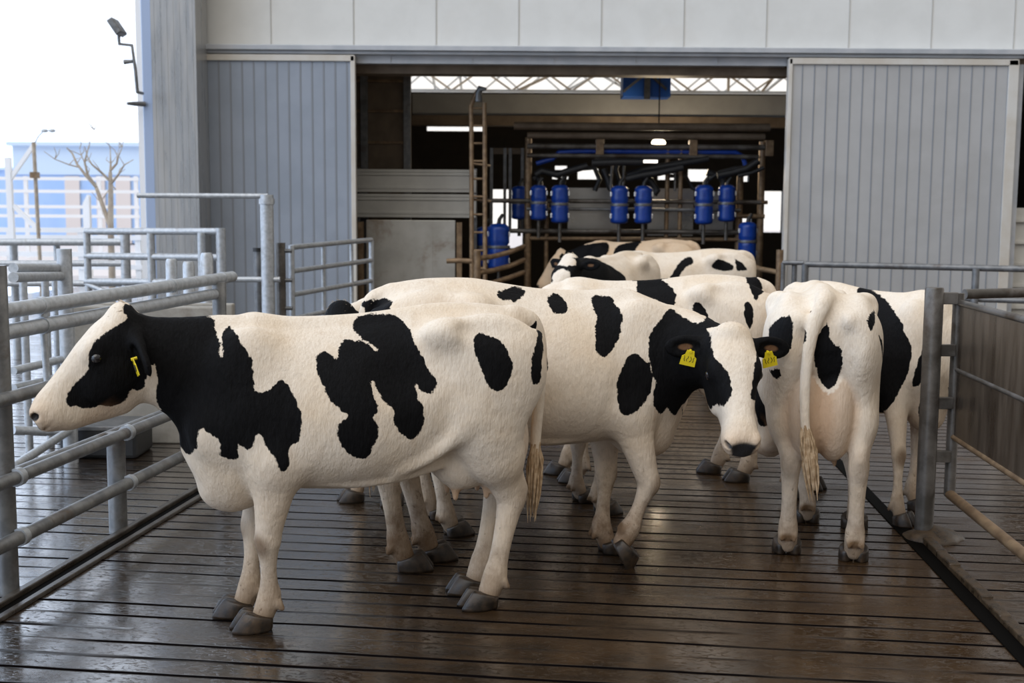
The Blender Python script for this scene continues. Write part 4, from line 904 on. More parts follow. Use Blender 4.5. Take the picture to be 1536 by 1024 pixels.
o = strip('trim_5', KR, 1.5, 6.9, 0.075, 0.06, 0.035, M['muck'], 40, 0.008); tag(o, kind='structure')

# ------------------------------------------------------------------ back wall with sliding doors
WY = 17.0
zt = AZ(74, WY); zd = AZ(90, WY)
b = MB(); x0, x1 = AX(297, WY), 11.5
b.m = 0; b.box(x0, x1, WY+0.02, WY+0.22, zt, 8.2)
b.m = 1
for k in range(14):
    x = AX(410, WY)+k*1.145 - 1.145
    if x0 < x < x1: b.box(x-0.008, x+0.008, WY+0.012, WY+0.03, zt+0.03, 8.2)
o = b.build('wall_back', [M['wall_panel'], M['seam_pale']]); tag(o, kind='structure')
b = MB(); b.box(x0, AX(1530, WY), WY-0.16, WY+0.02, AZ(79, WY), AZ(71, WY)); b.box(x0, AX(1520, WY), WY-0.10, WY, AZ(84, WY), AZ(79, WY))
o = b.build('trim_6', M['track'], bevel=0.008); tag(o, kind='structure')
b = MB(); b.box(AX(533, WY), AX(1174, WY), WY+0.02, WY+0.2, AZ(96, WY), AZ(81, WY))
for k in range(6): b.box(AX(586+k*121, WY)-0.008, AX(586+k*121, WY)+0.008, WY+0.005, WY+0.03, AZ(94, WY), AZ(83, WY))
o = b.build('trim_7', M['track']); tag(o, kind='structure')
b = MB(); b.box(AX(525, WY), AX(1185, WY), WY+0.25, WY+0.6, AZ(112, WY+.3), AZ(90, WY+.3)); o = b.build('trim_8', M['rust_beam']); tag(o, kind='structure')

def sliding_door(name, px0, px1, sheet, pitch, first, fl, fr_, rw):
    Y = WY-0.06; xa, xb = AX(px0, Y), AX(px1, Y); za = 0.05
    b = MB(); b.m = 0; b.box(xa, xb, Y-0.04, Y+0.03, za, zd)
    o = b.build(name, [sheet, M['seam']]); tag(o, kind='structure')
    b = MB(); x = first
    while x < px1-6:
        xx = AX(x, Y); b.box(xx-rw, xx+rw, Y-0.046, Y-0.035, za+0.03, zd-0.05); x += pitch
    sm = b.build('panel_ribs', M['seam'], o)
    b = MB(); b.box(xa-0.01, xa+fl, Y-0.07, Y+0.04, za, zd+0.03); b.box(xb-fr_, xb+0.01, Y-0.07, Y+0.04, za, zd+0.03); b.box(xa, xb, Y-0.07, Y+0.04, zd-0.045, zd+0.04)
    b.build('door_frame', M['frame'], o, 0.006)
    return o
sliding_door('door_1', 299, 534, M['door_sky_tinted'], 17.2, 316, 0.02, 0.055, 0.011)
sliding_door('door_2', 1176, 1514, M['door_grey'], 17.9, 1196, 0.045, 0.13, 0.008)
# the wall goes on to the right of the second door
b = MB(); b.box(AX(1516, WY), AX(1524, WY), WY-0.02, WY+0.2, 0, AZ(92, WY)); o = b.build('trim_9', M['track']); tag(o, kind='structure')
b = MB(); b.box(AX(1524, WY), 11.5, WY+0.25, WY+0.45, 0, 2.0)
for k in range(6): b.box(AX(1524, WY), 11.5, WY+0.2, WY+0.26, 0.25+k*0.31, 0.29+k*0.31)
o = b.build('wall_right', M['ribbed_pale']); tag(o, kind='structure')
b = MB(); b.box(AX(1524, WY), 11.5, WY+0.2, WY+0.5, AZ(108, WY), zt); o = b.build('trim_10', M['rust_beam']); tag(o, kind='structure')

# corner column and the end of the side wall
CY = 16.3
b = MB(); xa, xb = AX(233, CY), AX(299, CY); b.box(xa, xb, CY, CY+0.6, 0, 8.2)
n = 7
for k in range(n): xx = xa+(xb-xa)*(k+0.5)/n; b.box(xx-0.006, xx+0.006, CY-0.003, CY+0.01, 0, 8.2)
o = b.build('column', M['column']); tag(o, kind='structure')
b = MB(); b.box(AX(218, CY), xa, CY+0.02, CY+0.6, 0, 8.2); o = b.build('trim_11', M['flash_blue'], bevel=0.01); tag(o, kind='structure')
b = MB(); b.box(AX(209, CY), AX(218, CY), CY+0.05, CY+12, 0, 8.2); o = b.build('wall_left', M['white']); tag(o, kind='structure')

# ------------------------------------------------------------------ inside: shell
def holed(b, x0, x1, z0, z1, y, th, holes):
    xs = sorted({x0, x1, *[q for h in holes for q in h[:2]]}); zs = sorted({z0, z1, *[q for h in holes for q in h[2:]]})
    for xa, xb in zip(xs[:-1], xs[1:]):
        for za, zb in zip(zs[:-1], zs[1:]):
            cx, cz = (xa+xb)/2, (za+zb)/2
            if not any(h[0] < cx < h[1] and h[2] < cz < h[3] for h in holes): b.box(xa, xb, y, y+th, za, zb)
BY = 30.0
H = []
for px0, px1, py0, py1 in ((736, 781, 284, 342), (762, 784, 342, 372), (1146, 1174, 284, 346), (1110, 1128, 322, 350), (866, 897, 252, 268), (1031, 1063, 252, 270), (986, 1014, 259, 268),
                           (1114, 1122, 258, 270), (832, 850, 248, 254), (828, 836, 262, 268), (842, 852, 262, 268), (640, 726, 190, 197), (538, 553, 326, 344)):
    H.append((AX(px0, BY), AX(px1, BY), AZ(py1, BY), AZ(py0, BY)))
H.append((AX(560, BY), AX(1230, BY), AZ(139, BY), AZ(92, BY)))
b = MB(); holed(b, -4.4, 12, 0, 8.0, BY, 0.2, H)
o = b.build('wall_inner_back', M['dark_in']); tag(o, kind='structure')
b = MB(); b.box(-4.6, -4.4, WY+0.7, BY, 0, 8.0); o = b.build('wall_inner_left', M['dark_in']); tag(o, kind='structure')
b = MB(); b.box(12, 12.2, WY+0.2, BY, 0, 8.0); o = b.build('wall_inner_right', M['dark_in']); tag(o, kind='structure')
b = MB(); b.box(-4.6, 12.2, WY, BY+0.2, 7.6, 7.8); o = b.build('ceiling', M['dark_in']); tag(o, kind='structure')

# cross beam and the lower dark girder under it
b = MB(); b.box(AX(619, 22), AX(1240, 22), 22, 22.3, AZ(173, 22), AZ(141, 22)); o = b.build('beam', M['beam_grey']); tag(o, kind='structure')
b = MB(); b.box(AX(619, 22), AX(1240, 22), 21.9, 22.2, AZ(189, 22), AZ(174, 22)); o = b.build('beam', M['rust_beam']); tag(o, kind='structure')

# roof trusses seen through the strip above the beam
def truss(Y, z0, z1, n, seed, lbl):
    r_ = random.Random(seed); t = empty('roof_truss', lbl, 'truss', (2.2, Y, z0), 0, 'roof trusses')
    xa, xb = -5.5, 7.5
    m = MB(); m.bar((xa, 0, z1-z0), (xb, 0, z1-z0), 0.07, 0.07); m.build('top_chord', M['frame'], t)
    m = MB(); m.bar((xa, 0, 0), (xb, 0, 0), 0.06, 0.06); m.build('bottom_chord', M['frame'], t)
    m = MB(); s_ = (xb-xa)/n
    for i in range(n):
        x = xa+i*s_
        m.bar((x, 0, 0), (x+s_/2, 0, z1-z0), 0.05, 0.05); m.bar((x+s_/2, 0, z1-z0), (x+s_, 0, 0), 0.05, 0.05)
        if r_.random() < 0.6: m.bar((x+s_*r_.random(), 0.05, 0), (x+s_*r_.random(), 0.05, z1-z0), 0.07, 0.07)
    m.build('web_bars', M['far_brown' if seed == 2 else 'frame'], t)
truss(36.0, AZ(138, 36), AZ(112, 36), 11, 1, 'pale steel roof truss seen against the sky, the farther one')
truss(33.0, AZ(136, 33), AZ(104, 33), 8, 2, 'brown and pale roof truss seen against the sky, the nearer one')
# blue box hung under the lintel
Y = 21.0; t = empty('hanging_crate', 'blue crate hung on a bracket above the grey beam', 'crate', (AX(967, Y), Y, AZ(144, Y)))
hw = (AX(1003, Y)-AX(932, Y))/2; hz = AZ(108, Y)-AZ(144, Y)
m = MB(); m.box(-hw, hw, 0, 0.5, 0, hz); m.build('box', M['blue_sheet'], t, 0.01)
m = MB(); m.bar((0, -0.04, -0.04), (0, -0.04, hz+0.3), 0.10, 0.05); m.bar((-hw, -0.05, hz*0.2), (-0.03, -0.05, hz*0.95), 0.06, 0.04); m.bar((hw*0.8, -0.05, hz*0.3), (0.03, -0.05, hz*0.95), 0.06, 0.04); m.build('bracket', M['galv_dark'], t)

# brown boarded partition on the left
Y = 19.5; t = empty('board_partition', 'brown boarded partition with grey posts behind the left door edge', 'partition', (AX(575, Y), Y, 0)); cx = AX(575, Y)
m = MB(); m.box(AX(520, Y)-cx, AX(617, Y)-cx, 0.0, 0.05, 0, AZ(95, Y)); m.build('board', M['brown_board'], t)
for px in (547, 611):
    m = MB(); m.box(AX(px-5, Y)-cx, AX(px+6, Y)-cx, -0.08, 0.0, 0, AZ(95, Y)); m.build('post', M['galv_dark'], t, 0.008)
for py in (123, 168, 215):
    m = MB(); m.box(AX(520, Y)-cx, AX(611, Y)-cx, -0.05, 0.0, AZ(py+2, Y), AZ(py-2, Y)); m.build('rail', M['brown_pipe'], t)
# two wide pale panels under it
Y = 18.6; t = empty('ribbed_screen', 'two wide pale ribbed panels stacked behind the ladder', 'screen', (AX(620, Y), Y, 0)); cx = AX(620, Y)
for pa, pb in ((255, 289), (292, 327)):
    m = MB(); z0, z1 = AZ(pb, Y), AZ(pa, Y); m.box(AX(528, Y)-cx, AX(714, Y)-cx, 0.02, 0.08, z0, z1)
    for q in (0.06, 0.2, 0.8, 0.94): zz = z0+(z1-z0)*q; m.box(AX(528, Y)-cx, AX(714, Y)-cx, 0.0, 0.03, zz-0.022, zz+0.022)
    m.build('panel', M['ribbed_pale'], t, 0.005)
for px in (536, 712):
    m = MB(); m.box(AX(px-3, Y)-cx, AX(px+3, Y)-cx, 0.08, 0.16, 0, AZ(253, Y)); m.build('post', M['galv_dark'], t)
# stained steel plate in front
Y = 17.9; t = empty('steel_barrier', 'stained steel plate barrier standing behind the herd, left of the ladder', 'barrier', (AX(616, Y), Y, 0)); cx = AX(616, Y)
m = MB(); m.box(AX(549, Y)-cx, AX(683, Y)-cx, 0, 0.04, 0.25, AZ(331, Y)); m.build('plate', M['stained_plate'], t, 0.008)
for px in (541, 689):
    m = MB(); m.box(AX(px-4, Y)-cx, AX(px+4, Y)-cx, -0.03, 0.06, 0, AZ(334, Y)); m.build('post', M['brown_pipe'], t)
for px in (595, 640):
    m = MB(); m.box(AX(px-9, Y)-cx, AX(px+9, Y)-cx, -0.006, 0.0, 0.3, AZ(336, Y)); m.build('cover_strip', M['stained_plate'], t)

# ladder with a hooped top
Y = 17.5; t = empty('access_ladder', 'brown steel ladder leaning up to the beam', 'ladder', (AX(716, Y), Y, 0)); cx = AX(716, Y)
L = lambda px, py, dy=0.0: (AX(px, Y)-cx, dy, AZ(py, Y))
for pts in ((L(708, 425), L(706, 200, .25), L(704.5, 158, .3), L(711, 140, .32), L(716, 133, .32)), (L(728, 425, .02), L(726, 200, .25), L(725, 152, .3))):
    m = MB(); m.tube(pts, 0.035, 10); m.build('stile', M['brown_pipe'], t)
for k in range(10):
    py = 160+k*27; m = MB(); f_ = (425-py)/270*0.3; m.tube([L(705.5+k*.2, py, f_), L(726, py, f_)], 0.017, 8); m.build('rung', M['brown_pipe'], t)
m = MB(); m.tube([L(716, 150, .32), L(716, 138, .32), L(719, 130, .3), L(728, 131, .26)], [0.06, 0.055, 0.05, 0.02], 10); m.build('spout', M['galv_dark'], t)
for px, py in ((735, 248), (736, 302)):
    m = MB(); m.tube([L(708, py-3, .2), L(px, py, .2)], 0.018, 8); m.build('bracket', M['brown_pipe'], t)

# ------------------------------------------------------------------ milking stall frame and its gear
PY = 19.0
t = empty('milking_frame', 'brown steel pipe frame of the milking stalls in the doorway', 'milking frame', (AX(968, PY), PY, 0)); cx = AX(968, PY)
Pq = lambda px, py, dy=0.0: (AX(px, PY)-cx, dy, AZ(py, PY))
for px, top in ((792, 206), (1109, 262), (1141, 210), (820, 300), (1000, 215), (1020, 218)):
    m = MB(); m.tube([(AX(px, PY)-cx, 0, 0), Pq(px, top)], 0.055 if px in (792, 1109, 1141) else 0.035, 12); m.build('upright', M['brown_pipe'], t)
for pa, pb, py, r_, mt in ((790, 1143, 219, 0.042, 'galv_muddy'), (790, 1135, 233, 0.036, 'galv_muddy'), (790, 1143, 203, 0.05, 'rust_beam'), (770, 1150, 189, 0.06, 'rust_beam'), (720, 1140, 301, 0.034, 'galv_muddy'), (790, 1110, 313, 0.026, 'galv_dark'), (722, 1110, 346, 0.036, 'galv_muddy'),
                           (795, 1110, 357, 0.03, 'brown_pipe'), (1100, 1150, 301, 0.03, 'brown_pipe'), (1105, 1146, 322, 0.035, 'brown_pipe')):
    m = MB(); m.tube([Pq(pa, py, -.05), Pq(pb, py, -.05)], r_, 12); m.build('pipe', M[mt], t)
m = MB(); m.tube([Pq(804, 245), Pq(828, 238), Pq(838, 228), Pq(870, 226), Pq(1100, 226), Pq(1112, 232), Pq(1118, 250)], 0.038, 10); m.build('vacuum_hose', M['blue'], t)
for px in (898, 1037, 1150): 
    m = MB(); m.box(AX(px-6, PY)-cx, AX(px+6, PY)-cx, -0.1, 0.06, AZ(232, PY), AZ(208, PY)); m.build('clamp', M['brown_pipe'], t, 0.01)
for pa, pb, pya, pyb in ((852, 927, 281, 349), (972, 1040, 281, 352), (1050, 1100, 285, 350)):
    m = MB(); m.box(AX(pa, PY+.5)-cx, AX(pb, PY+.5)-cx, 0.5, 0.53, AZ(pyb, PY+.5), AZ(pya, PY+.5)); zz = AZ(315, PY+.5); m.box(AX(pa, PY+.5)-cx, AX(pb, PY+.5)-cx, 0.48, 0.5, zz-0.02, zz+0.02); m.build('back_panel', M['stainless'], t)
m = MB(); m.box(AX(735, PY+1)-cx, AX(790, PY+1)-cx, 1.0, 1.06, AZ(231, PY+1), AZ(222, PY+1)); m.build('lintel_board', M['brown_board'], t)
for px in (737, 757, 765, 783):
    m = MB(); m.bar((AX(px, PY+1)-cx, 1.0, AZ(345, PY+1)), (AX(px, PY+1)-cx, 1.0, AZ(222, PY+1)), 0.05, 0.05); m.build('mullion', M['galv_dark'], t)
# dark rubber pipes over the stalls
r_ = random.Random(11)
for pts in (((803, 262), (812, 256), (835, 262), (852, 256), (880, 248)), ((845, 275), (848, 262), (862, 252), (892, 250), (900, 268), (893, 285)), ((940, 262), (962, 254), (1000, 247), (1040, 240), (1060, 236)),
            ((936, 268), (960, 262), (985, 258), (1020, 250)), ((958, 262), (975, 270), (985, 284), (980, 290)), ((1000, 262), (1030, 262), (1040, 280), (1052, 285)), ((1056, 285), (1060, 268), (1078, 256), (1100, 250), (1125, 248)),
            ((1070, 262), (1090, 258), (1112, 252), (1130, 240)), ((905, 252), (912, 268), (915, 280), (924, 288)), ((930, 235), (925, 252), (930, 270), (932, 285)), ((800, 268), (806, 262), (810, 275), (808, 285)), ((1085, 284), (1086, 270), (1078, 262), (1060, 256)),
            ((885, 245), (925, 243), (960, 243)), ((1100, 262), (1120, 258), (1138, 250))):
    m = MB(); dy = r_.uniform(-0.35, 0.3); m.tube([Pq(px, py, dy) for px, py in pts], r_.choice([0.03, 0.04, 0.055]), 8); m.build('rubber_hose', M['rubber'], t)
for px in (917, 935, 1003, 1012):
    m = MB(); m.tube([Pq(px, 243), Pq(px+r_.uniform(-2, 2), 285)], 0.022, 8); m.build('drop_pipe', M['galv_muddy'], t)

def milk_meter(px, py, Y, lbl, big=1.0, stem=True):
    """blue ribbed jar hung on a clamp, with cap, clips and a stem below"""
    c = at(px, py, Y); t = empty('milk_meter', lbl, 'milk meter', (c.x, c.y, c.z), 0, 'blue milk meters')
    r0 = 0.125*big; h = 0.27*big
    m = MB(); prof = [(0.05*big, -h), (r0*0.80, -h*0.97)]
    for k in range(7):
        z = -h*0.9+k*h*0.27; prof += [(r0, z), (r0*(0.99 if k != 3 else 0.80), z+h*0.13)]
    prof += [(r0*0.95, h*0.86), (r0*0.7, h*0.97), (0.05*big, h)]
    m.lathe((0, 0, 0), prof, 20); m.build('jar', M['blue'], t)
    m = MB(); m.lathe((0, 0, 0), [(r0*1.06, -0.02), (r0*1.08, 0), (r0*1.06, 0.02)], 20); m.build('clamp_band', M['galv_dark'], t)
    for sx_ in (-1, 1):
        for zz in (-0.6, 0.55):
            m = MB(); m.box(sx_*r0*0.98-0.014, sx_*r0*0.98+0.014, -0.05, 0.03, zz*h-0.035, zz*h+0.035); m.build('clip', M['chrome'], t, 0.005)
    m = MB(); m.tube([(0, 0, h*0.95), (0.01, 0, h*1.18), (0.06, 0.02, h*1.4)], [0.035, 0.03, 0.025], 8); m.build('hose', M['rubber'], t)
    if stem: m = MB(); m.tube([(0, 0, -h*0.97), (0, 0, -h*2.0 if py < 330 else -c.z)], 0.028, 8); m.build('stem', M['galv_muddy'], t)
    return t
for px, py, Y, lbl, big in ((779, 304, 19.6, 'blue milk meter half hidden behind the left upright of the stall frame', 1.0), (808, 304, 18.7, 'smooth-lit blue milk meter just right of the left upright', 1.0),
        (840, 306, 18.6, 'blue milk meter second from the left upright, over the black-backed cow', 1.08), (929, 307, 18.6, 'left one of the middle pair of blue milk meters', 1.08), (965, 307, 18.6, 'right one of the middle pair of blue milk meters', 1.08),
        (1056, 307, 18.6, 'left one of the right-hand pair of blue milk meters', 1.12), (1090, 305, 18.7, 'narrow blue milk meter beside the right upright of the stall frame', 1.05),
        (727, 370, 18.9, 'low blue milk meter nearest the ladder', 1.15), (748, 370, 18.3, 'larger low blue milk meter beside the one at the ladder', 1.3), (1121, 362, 18.5, 'low blue milk meter beyond the right upright, above the curved rails', 1.1)):
    milk_meter(px, py, Y, lbl, big)
# lamps
c = at(988, 206, 20.5); t = empty('pendant_lamp', 'small lit lamp hanging over the milking stalls', 'lamp', c)
m = MB(); m.lathe((0, 0, -0.03), [(0.02, 0.20), (0.06, 0.16), (0.12, 0.06), (0.14, 0.0)], 16); m.build('lamp_shade', M['galv_dark'], t)
m = MB(); m.sphere((0, 0, -0.09), 0.12, 12, 8, 1, 1, 0.6); m.build('bulb', M['lamp'], t)
m = MB(); m.tube([(0, 0, 0.15), (0, 0, 1.3)], 0.012, 6); m.build('cord', M['rubber'], t)
ld = bpy.data.lights.new('pendant_light', 'POINT'); ld.energy = 90; ld.color = (1.0, 0.82, 0.58); ld.shadow_soft_size = 0.12; lo_ = bpy.data.objects.new('pendant_light', ld); C.objects.link(lo_); lo_.parent = t; lo_.location = (0, -0.1, -0.30)
c = at(968, 242, 20.0); t = empty('strip_lamp', 'lit fluorescent strip lamp behind the stall pipes', 'lamp', c)
m = MB(); m.tube([(-0.17, 0, 0), (0.2, 0, 0)], 0.022, 8); m.build('tube', M['tube'], t)
m = MB(); m.box(-0.2, 0.23, -0.03, 0.03, 0.02, 0.06); m.build('housing', M['galv_dark'], t)
c = at(920, 242, 20.0); t = empty('strip_lamp', 'lit strip lamp left of the one by the middle pipes', 'lamp', c)
m = MB(); m.tube([(-0.27, 0, 0), (0.2, 0, 0)], 0.016, 8); m.build('tube', M['tube'], t)
m = MB(); m.box(-0.3, 0.23, -0.03, 0.03, 0.02, 0.06); m.build('housing', M['galv_dark'], t)

# curved rails that lead into the stalls
def curved_rail(lbl, Y, post, rails, mt='brown_pipe', pr=0.05):
    cx = AX(post[0], Y); t = empty('lead_in_rail', lbl, 'rail', (cx, Y, 0))
    m = MB(); m.tube([(0, 0, 0), (0, 0, AZ(post[1], Y))], pr, 12); m.build('post', M[mt], t)
    for pts in rails:
        m = MB(); m.tube([(AX(px, Y)-cx, dy, AZ(py, Y)) for px, py, dy in pts], 0.036, 10); m.build('rail', M[mt], t)
curved_rail('brown curved rails on a post leading into the stalls beside the ladder', 16.6, (716, 376), (((716, 388, 0), (740, 386, .3), (765, 381, .8), (788, 374, 1.4)), ((716, 410, 0), (740, 407, .3), (765, 403, .8), (788, 396, 1.4)), ((716, 428, 0), (740, 426, .3), (765, 421, .8), (788, 416, 1.4)), ((670, 392, 0), (690, 391, 0), (708, 392, 0))))
curved_rail('brown curved rails leading into the stalls beside the right door', 16.6, (1172, 372), (((1172, 406, 0), (1148, 402, .3), (1128, 391, .8), (1112, 380, 1.4)), ((1172, 432, 0), (1150, 428, .3), (1130, 417, .8), (1112, 404, 1.4)), ((1172, 452, 0), (1150, 450, .3), (1125, 440, .8))))

# ------------------------------------------------------------------ fences
def fence(name, lbl, cat, posts, rails, mt='galv', pr=0.05, rr=0.03, mt_r=None, cap=False, group=None):
    """posts (x, y, z_top[, radius]); rails lists of (x, y, z) with optional radius first"""
    ox, oy = posts[0][0], posts[0][1]
    t = empty(name, lbl, cat, (ox, oy, 0), 0, group)
    for p in posts:
        m = MB(); r_ = p[3] if len(p) > 3 else pr
        m.tube([(p[0]-ox, p[1]-oy, p[4] if len(p) > 4 else 0), (p[0]-ox, p[1]-oy, p[2])], r_, 16); m.build('post', M[mt], t, 0.004)
    for rl in rails:
        r_ = rr
        if isinstance(rl[0], (int, float)): r_ = rl[0]; rl = rl[1:]
        mm = mt_r or mt
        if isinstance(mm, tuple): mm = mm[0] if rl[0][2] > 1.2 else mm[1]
        m = MB(); m.tube([(p[0]-ox, p[1]-oy, p[2]) for p in rl], r_, 14); m.build('rail', M[mm], t)
    return t
# near left fence along the kerb
FX = lambda Y: -2.535+(Y-5.88)*0.137
def fl(Y, z, off=0.0): return (FX(Y)+off, Y, z)
t = fence('kerb_fence', 'galvanised pipe fence running along the left kerb with a thick post in front', 'fence',
    [(FX(5.88), 5.88, 1.655, 0.054), (FX(7.08), 7.08, 0.60, 0.054), (FX(8.75), 8.75, 1.40, 0.05)],
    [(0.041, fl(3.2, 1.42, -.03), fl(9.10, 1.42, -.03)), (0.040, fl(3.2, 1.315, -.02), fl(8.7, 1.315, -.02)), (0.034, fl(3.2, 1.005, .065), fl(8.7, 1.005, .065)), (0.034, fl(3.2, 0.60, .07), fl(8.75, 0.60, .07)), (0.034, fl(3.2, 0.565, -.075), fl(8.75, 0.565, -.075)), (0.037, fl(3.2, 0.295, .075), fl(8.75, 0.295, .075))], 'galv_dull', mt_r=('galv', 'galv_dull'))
ox, oy = FX(5.88), 5.88
for Y, z, off in ((5.88, 0.295, .075), (7.08, 0.295, .075), (5.88, .60, .07), (7.08, .60, .07), (6.35, 1.42, -.03), (8.0, 1.42, -.03), (6.35, 1.005, .065), (8.9, 1.42, -.03), (6.35, 1.315, -.02), (5.6, 1.42, -.03)):
    m = MB(); p = fl(Y, z, off); a_ = Vector((0.137, 1, 0)).normalized()*0.022; q = Vector((p[0]-ox, p[1]-oy, p[2])); m.tube([q-a_, q+a_], 0.047, 14); m.build('sleeve', M['galv'], t)
m = MB(); p = fl(6.35, 1.45, -.03); q = fl(6.35, .97, -.01); m.tube([(p[0]-ox, p[1]-oy, p[2]), (q[0]-ox, q[1]-oy, q[2])], 0.018, 10); m.build('strut', M['galv'], t)
# second line of posts and short rails behind it
A_ = lambda px, py, Y: tuple(at(px, py, Y))
def P_(px, py, Y, r_=0.05): v = at(px, py, Y); return (v.x, Y, v.z, r_)
fence('pen_fence', 'galvanised pen fence on a capped post behind the kerb fence, far left', 'fence', [P_(96, 373, 9.0, 0.055), P_(34, 402, 9.4, 0.03), P_(67, 408, 9.6, 0.03), P_(82, 418, 9.8, 0.025)],
    [(0.035, A_(20, 402, 8.2), A_(88, 402, 9.0)), (0.035, A_(20, 416, 8.0), A_(94, 414, 9.0)), (0.03, A_(20, 556, 8.4), A_(96, 538, 9.0)), (0.032, A_(20, 645, 8.6), A_(110, 648, 9.0)), (0.03, A_(20, 700, 7.4), A_(105, 645, 9.0)), (0.03, A_(20, 582, 8.4), A_(90, 566, 9.0))], 'galv')
fence('yard_fence', 'galvanised fence with a long level top rail in front of the bare tree', 'fence', [P_(187, 343, 15.0, 0.06), P_(20, 362, 15.2, 0.05), P_(85, 363, 15.1, 0.04)], [(0.045, A_(-60, 363, 15), A_(187, 363, 15)), (0.04, A_(-60, 395, 15), A_(187, 395, 15)), (0.04, A_(-60, 425, 15), A_(187, 425, 15))], 'galv')
fence('corner_fence', 'galvanised three-rail fence in front of the corner column', 'fence', [P_(331, 342, 13.6, 0.055), P_(130, 347, 14.0, 0.04), P_(226, 350, 13.8, 0.045), P_(302, 349, 13.6, 0.045)],
    [(0.04, A_(128, 347, 14), A_(330, 347, 13.6)), (0.04, A_(128, 384, 14), A_(330, 386, 13.6)), (0.04, A_(128, 422, 14), A_(330, 424, 13.6)), (0.03, A_(128, 425, 14), A_(160, 438, 13.9))], 'galv')
for px, py, Y, r_, lbl in ((257, 388, 10.5, 0.05, 'slim galvanised post standing left of the pair behind the kerb fence'), (283, 392, 11.2, 0.055, 'broad galvanised post in the middle of the group behind the kerb fence'), (310, 379, 10.5, 0.055, 'galvanised post right of the group behind the kerb fence')):
    v = at(px, py, Y); t = empty('bollard_post', lbl, 'post', (v.x, Y, 0), 0, 'posts behind the kerb fence')
    m = MB(); m.tube([(0, 0, 0), (0, 0, v.z-0.03), (0, 0, v.z)], [r_, r_, r_*0.8], 16); m.build('shaft', M['galv'], t)
    m = MB(); m.cyl((0, 0), r_*1.7, 0.0, 0.015, 12); m.build('foot_plate', M['galv_dark'], t)
# tall post with an arm, dark post, gate
Y = 13.0; v = at(400, 292, Y)
t = fence('arm_post', 'tall galvanised post carrying a long level arm to the left', 'post', [(v.x, Y, v.z, 0.072)], [(0.028, A_(206, 293, 13.0), A_(402, 294, 13.0)), (0.03, A_(340, 419, 13.0), A_(420, 419, 13.0))], 'galv')
m = MB(); m.cyl((0, 0), 0.085, v.z-0.10, v.z-0.04, 16); m.build('collar', M['galv'], t)
v = at(387, 373, 13.4); t = empty('bollard_post', 'dark grey post close left of the tall arm post', 'post', (v.x, 13.4, 0)); m = MB(); m.tube([(0, 0, 0), (0, 0, v.z)], 0.05, 14); m.build('shaft', M['galv_dark'], t); m = MB(); m.cyl((0, 0), 0.058, v.z-0.03, v.z+0.01, 14); m.build('cap', M['rubber'], t)
v = at(421, 364, 13.2); t = empty('bollard_post', 'soiled post between the tall arm post and the gate', 'post', (v.x, 13.2, 0)); m = MB(); m.tube([(0, 0, 0), (0, 0, v.z)], 0.05, 14); m.build('shaft', M['galv_muddy'], t)
for py in (376, 420, 462):
    q = at(421, py, 13.2).z; m = MB(); m.tube([(0, 0, q), (0.12, 0, q)], 0.022, 8); m.build('hinge', M['galv_dark'], t)
g0 = at(437, 365, 13.4); g1 = at(557, 348, 15.6)
t = empty('field_gate', 'galvanised five-bar gate swung back beside the left door', 'gate', (g0.x, 13.4, 0)); ox, oy = g0.x, 13.4
for z in (1.50, 1.235, 0.97, 0.70, 0.43):
    m = MB(); m.tube([(0, 0, z), (g1.x-ox, 15.6-oy, z+0.03)], 0.030, 12); m.build('rail', M['galv'], t)
for k in (0.0, 0.36, 0.72, 1.0):
    m = MB(); m.tube([((g1.x-ox)*k, 2.2*k, 0.40), ((g1.x-ox)*k, 2.2*k, 1.52)], 0.034 if k in (0, 1) else 0.024, 12); m.build('upright', M['galv'], t)
# railing before the right door
t = fence('door_railing', 'grey level railing in front of the right sliding door', 'railing', [P_(1208, 396, 15.6, 0.045), P_(1192, 392, 15.7, 0.035), P_(1175, 394, 15.7, 0.03), P_(1464, 403, 14.8, 0.045)],
    [(0.04, A_(1208, 396, 15.6), A_(1560, 404, 14.6)), (0.03, A_(1174, 394, 15.7), A_(1206, 394, 15.6)), (0.035, A_(1208, 440, 15.6), A_(1560, 452, 14.6)), (0.035, A_(1208, 475, 15.6), A_(1560, 490, 14.6))], 'galv_dark')

# right-hand post and sheeted gate
Y = 7.02; v = at(1402, 431, Y)
t = empty('gate_post', 'round steel gate post at the right with muck round its foot', 'post', (v.x, Y, 0)); px_ = v.x
m = MB(); m.tube([(0, 0, 0), (0, 0, v.z-0.01), (0, 0, v.z)], [0.054, 0.054, 0.050], 20); m.build('shaft', M['galv_muddy'], t)
for py in (447, 525, 604, 684):
    z = AZ(py, Y, 1402); m = MB(); m.box(0.03, 0.135, -0.02, 0.02, z-0.035, z+0.035); m.build('hinge_plate', M['galv_muddy'], t, 0.004)
b = MB(); r_ = random.Random(9)
f = Field(np.arange(-0.35, 0.36, 0.012), np.arange(-0.3, 0.31, 0.012), np.arange(-0.012, 0.2, 0.012))
for i in range(26):
    a_ = r_.uniform(0, 2*PI); q = abs(r_.gauss(0, 0.075)); f.ball((math.cos(a_)*q*1.2+0.05, math.sin(a_)*q, 0.0), (r_.uniform(.05, .09), r_.uniform(.05, .08), max(0.018, r_.uniform(.06, .13)*(1-q*5))), 0.07)
V, Q = f.mesh(1); me = np_mesh('muck_heap', V, Q, {}); o = link('muck_heap', me, M['muck']); o.location = (px_, Y, 0); o.scale = (0.9, 0.9, 0.6); tag(o, 'brown heap of wet muck round the foot of the right gate post', 'muck')
gx0, gy0, gx1, gy1 = px_+0.155, 7.05, px_-0.02, 4.6
t = empty('sheeted_gate', 'rust-streaked sheet steel gate in a pipe frame at the right edge', 'gate', (gx0, gy0, 0))
dx, dy = gx1-gx0, gy1-gy0
zt_, zm, zb, zl = 1.415, 1.02, 0.615, 0.265
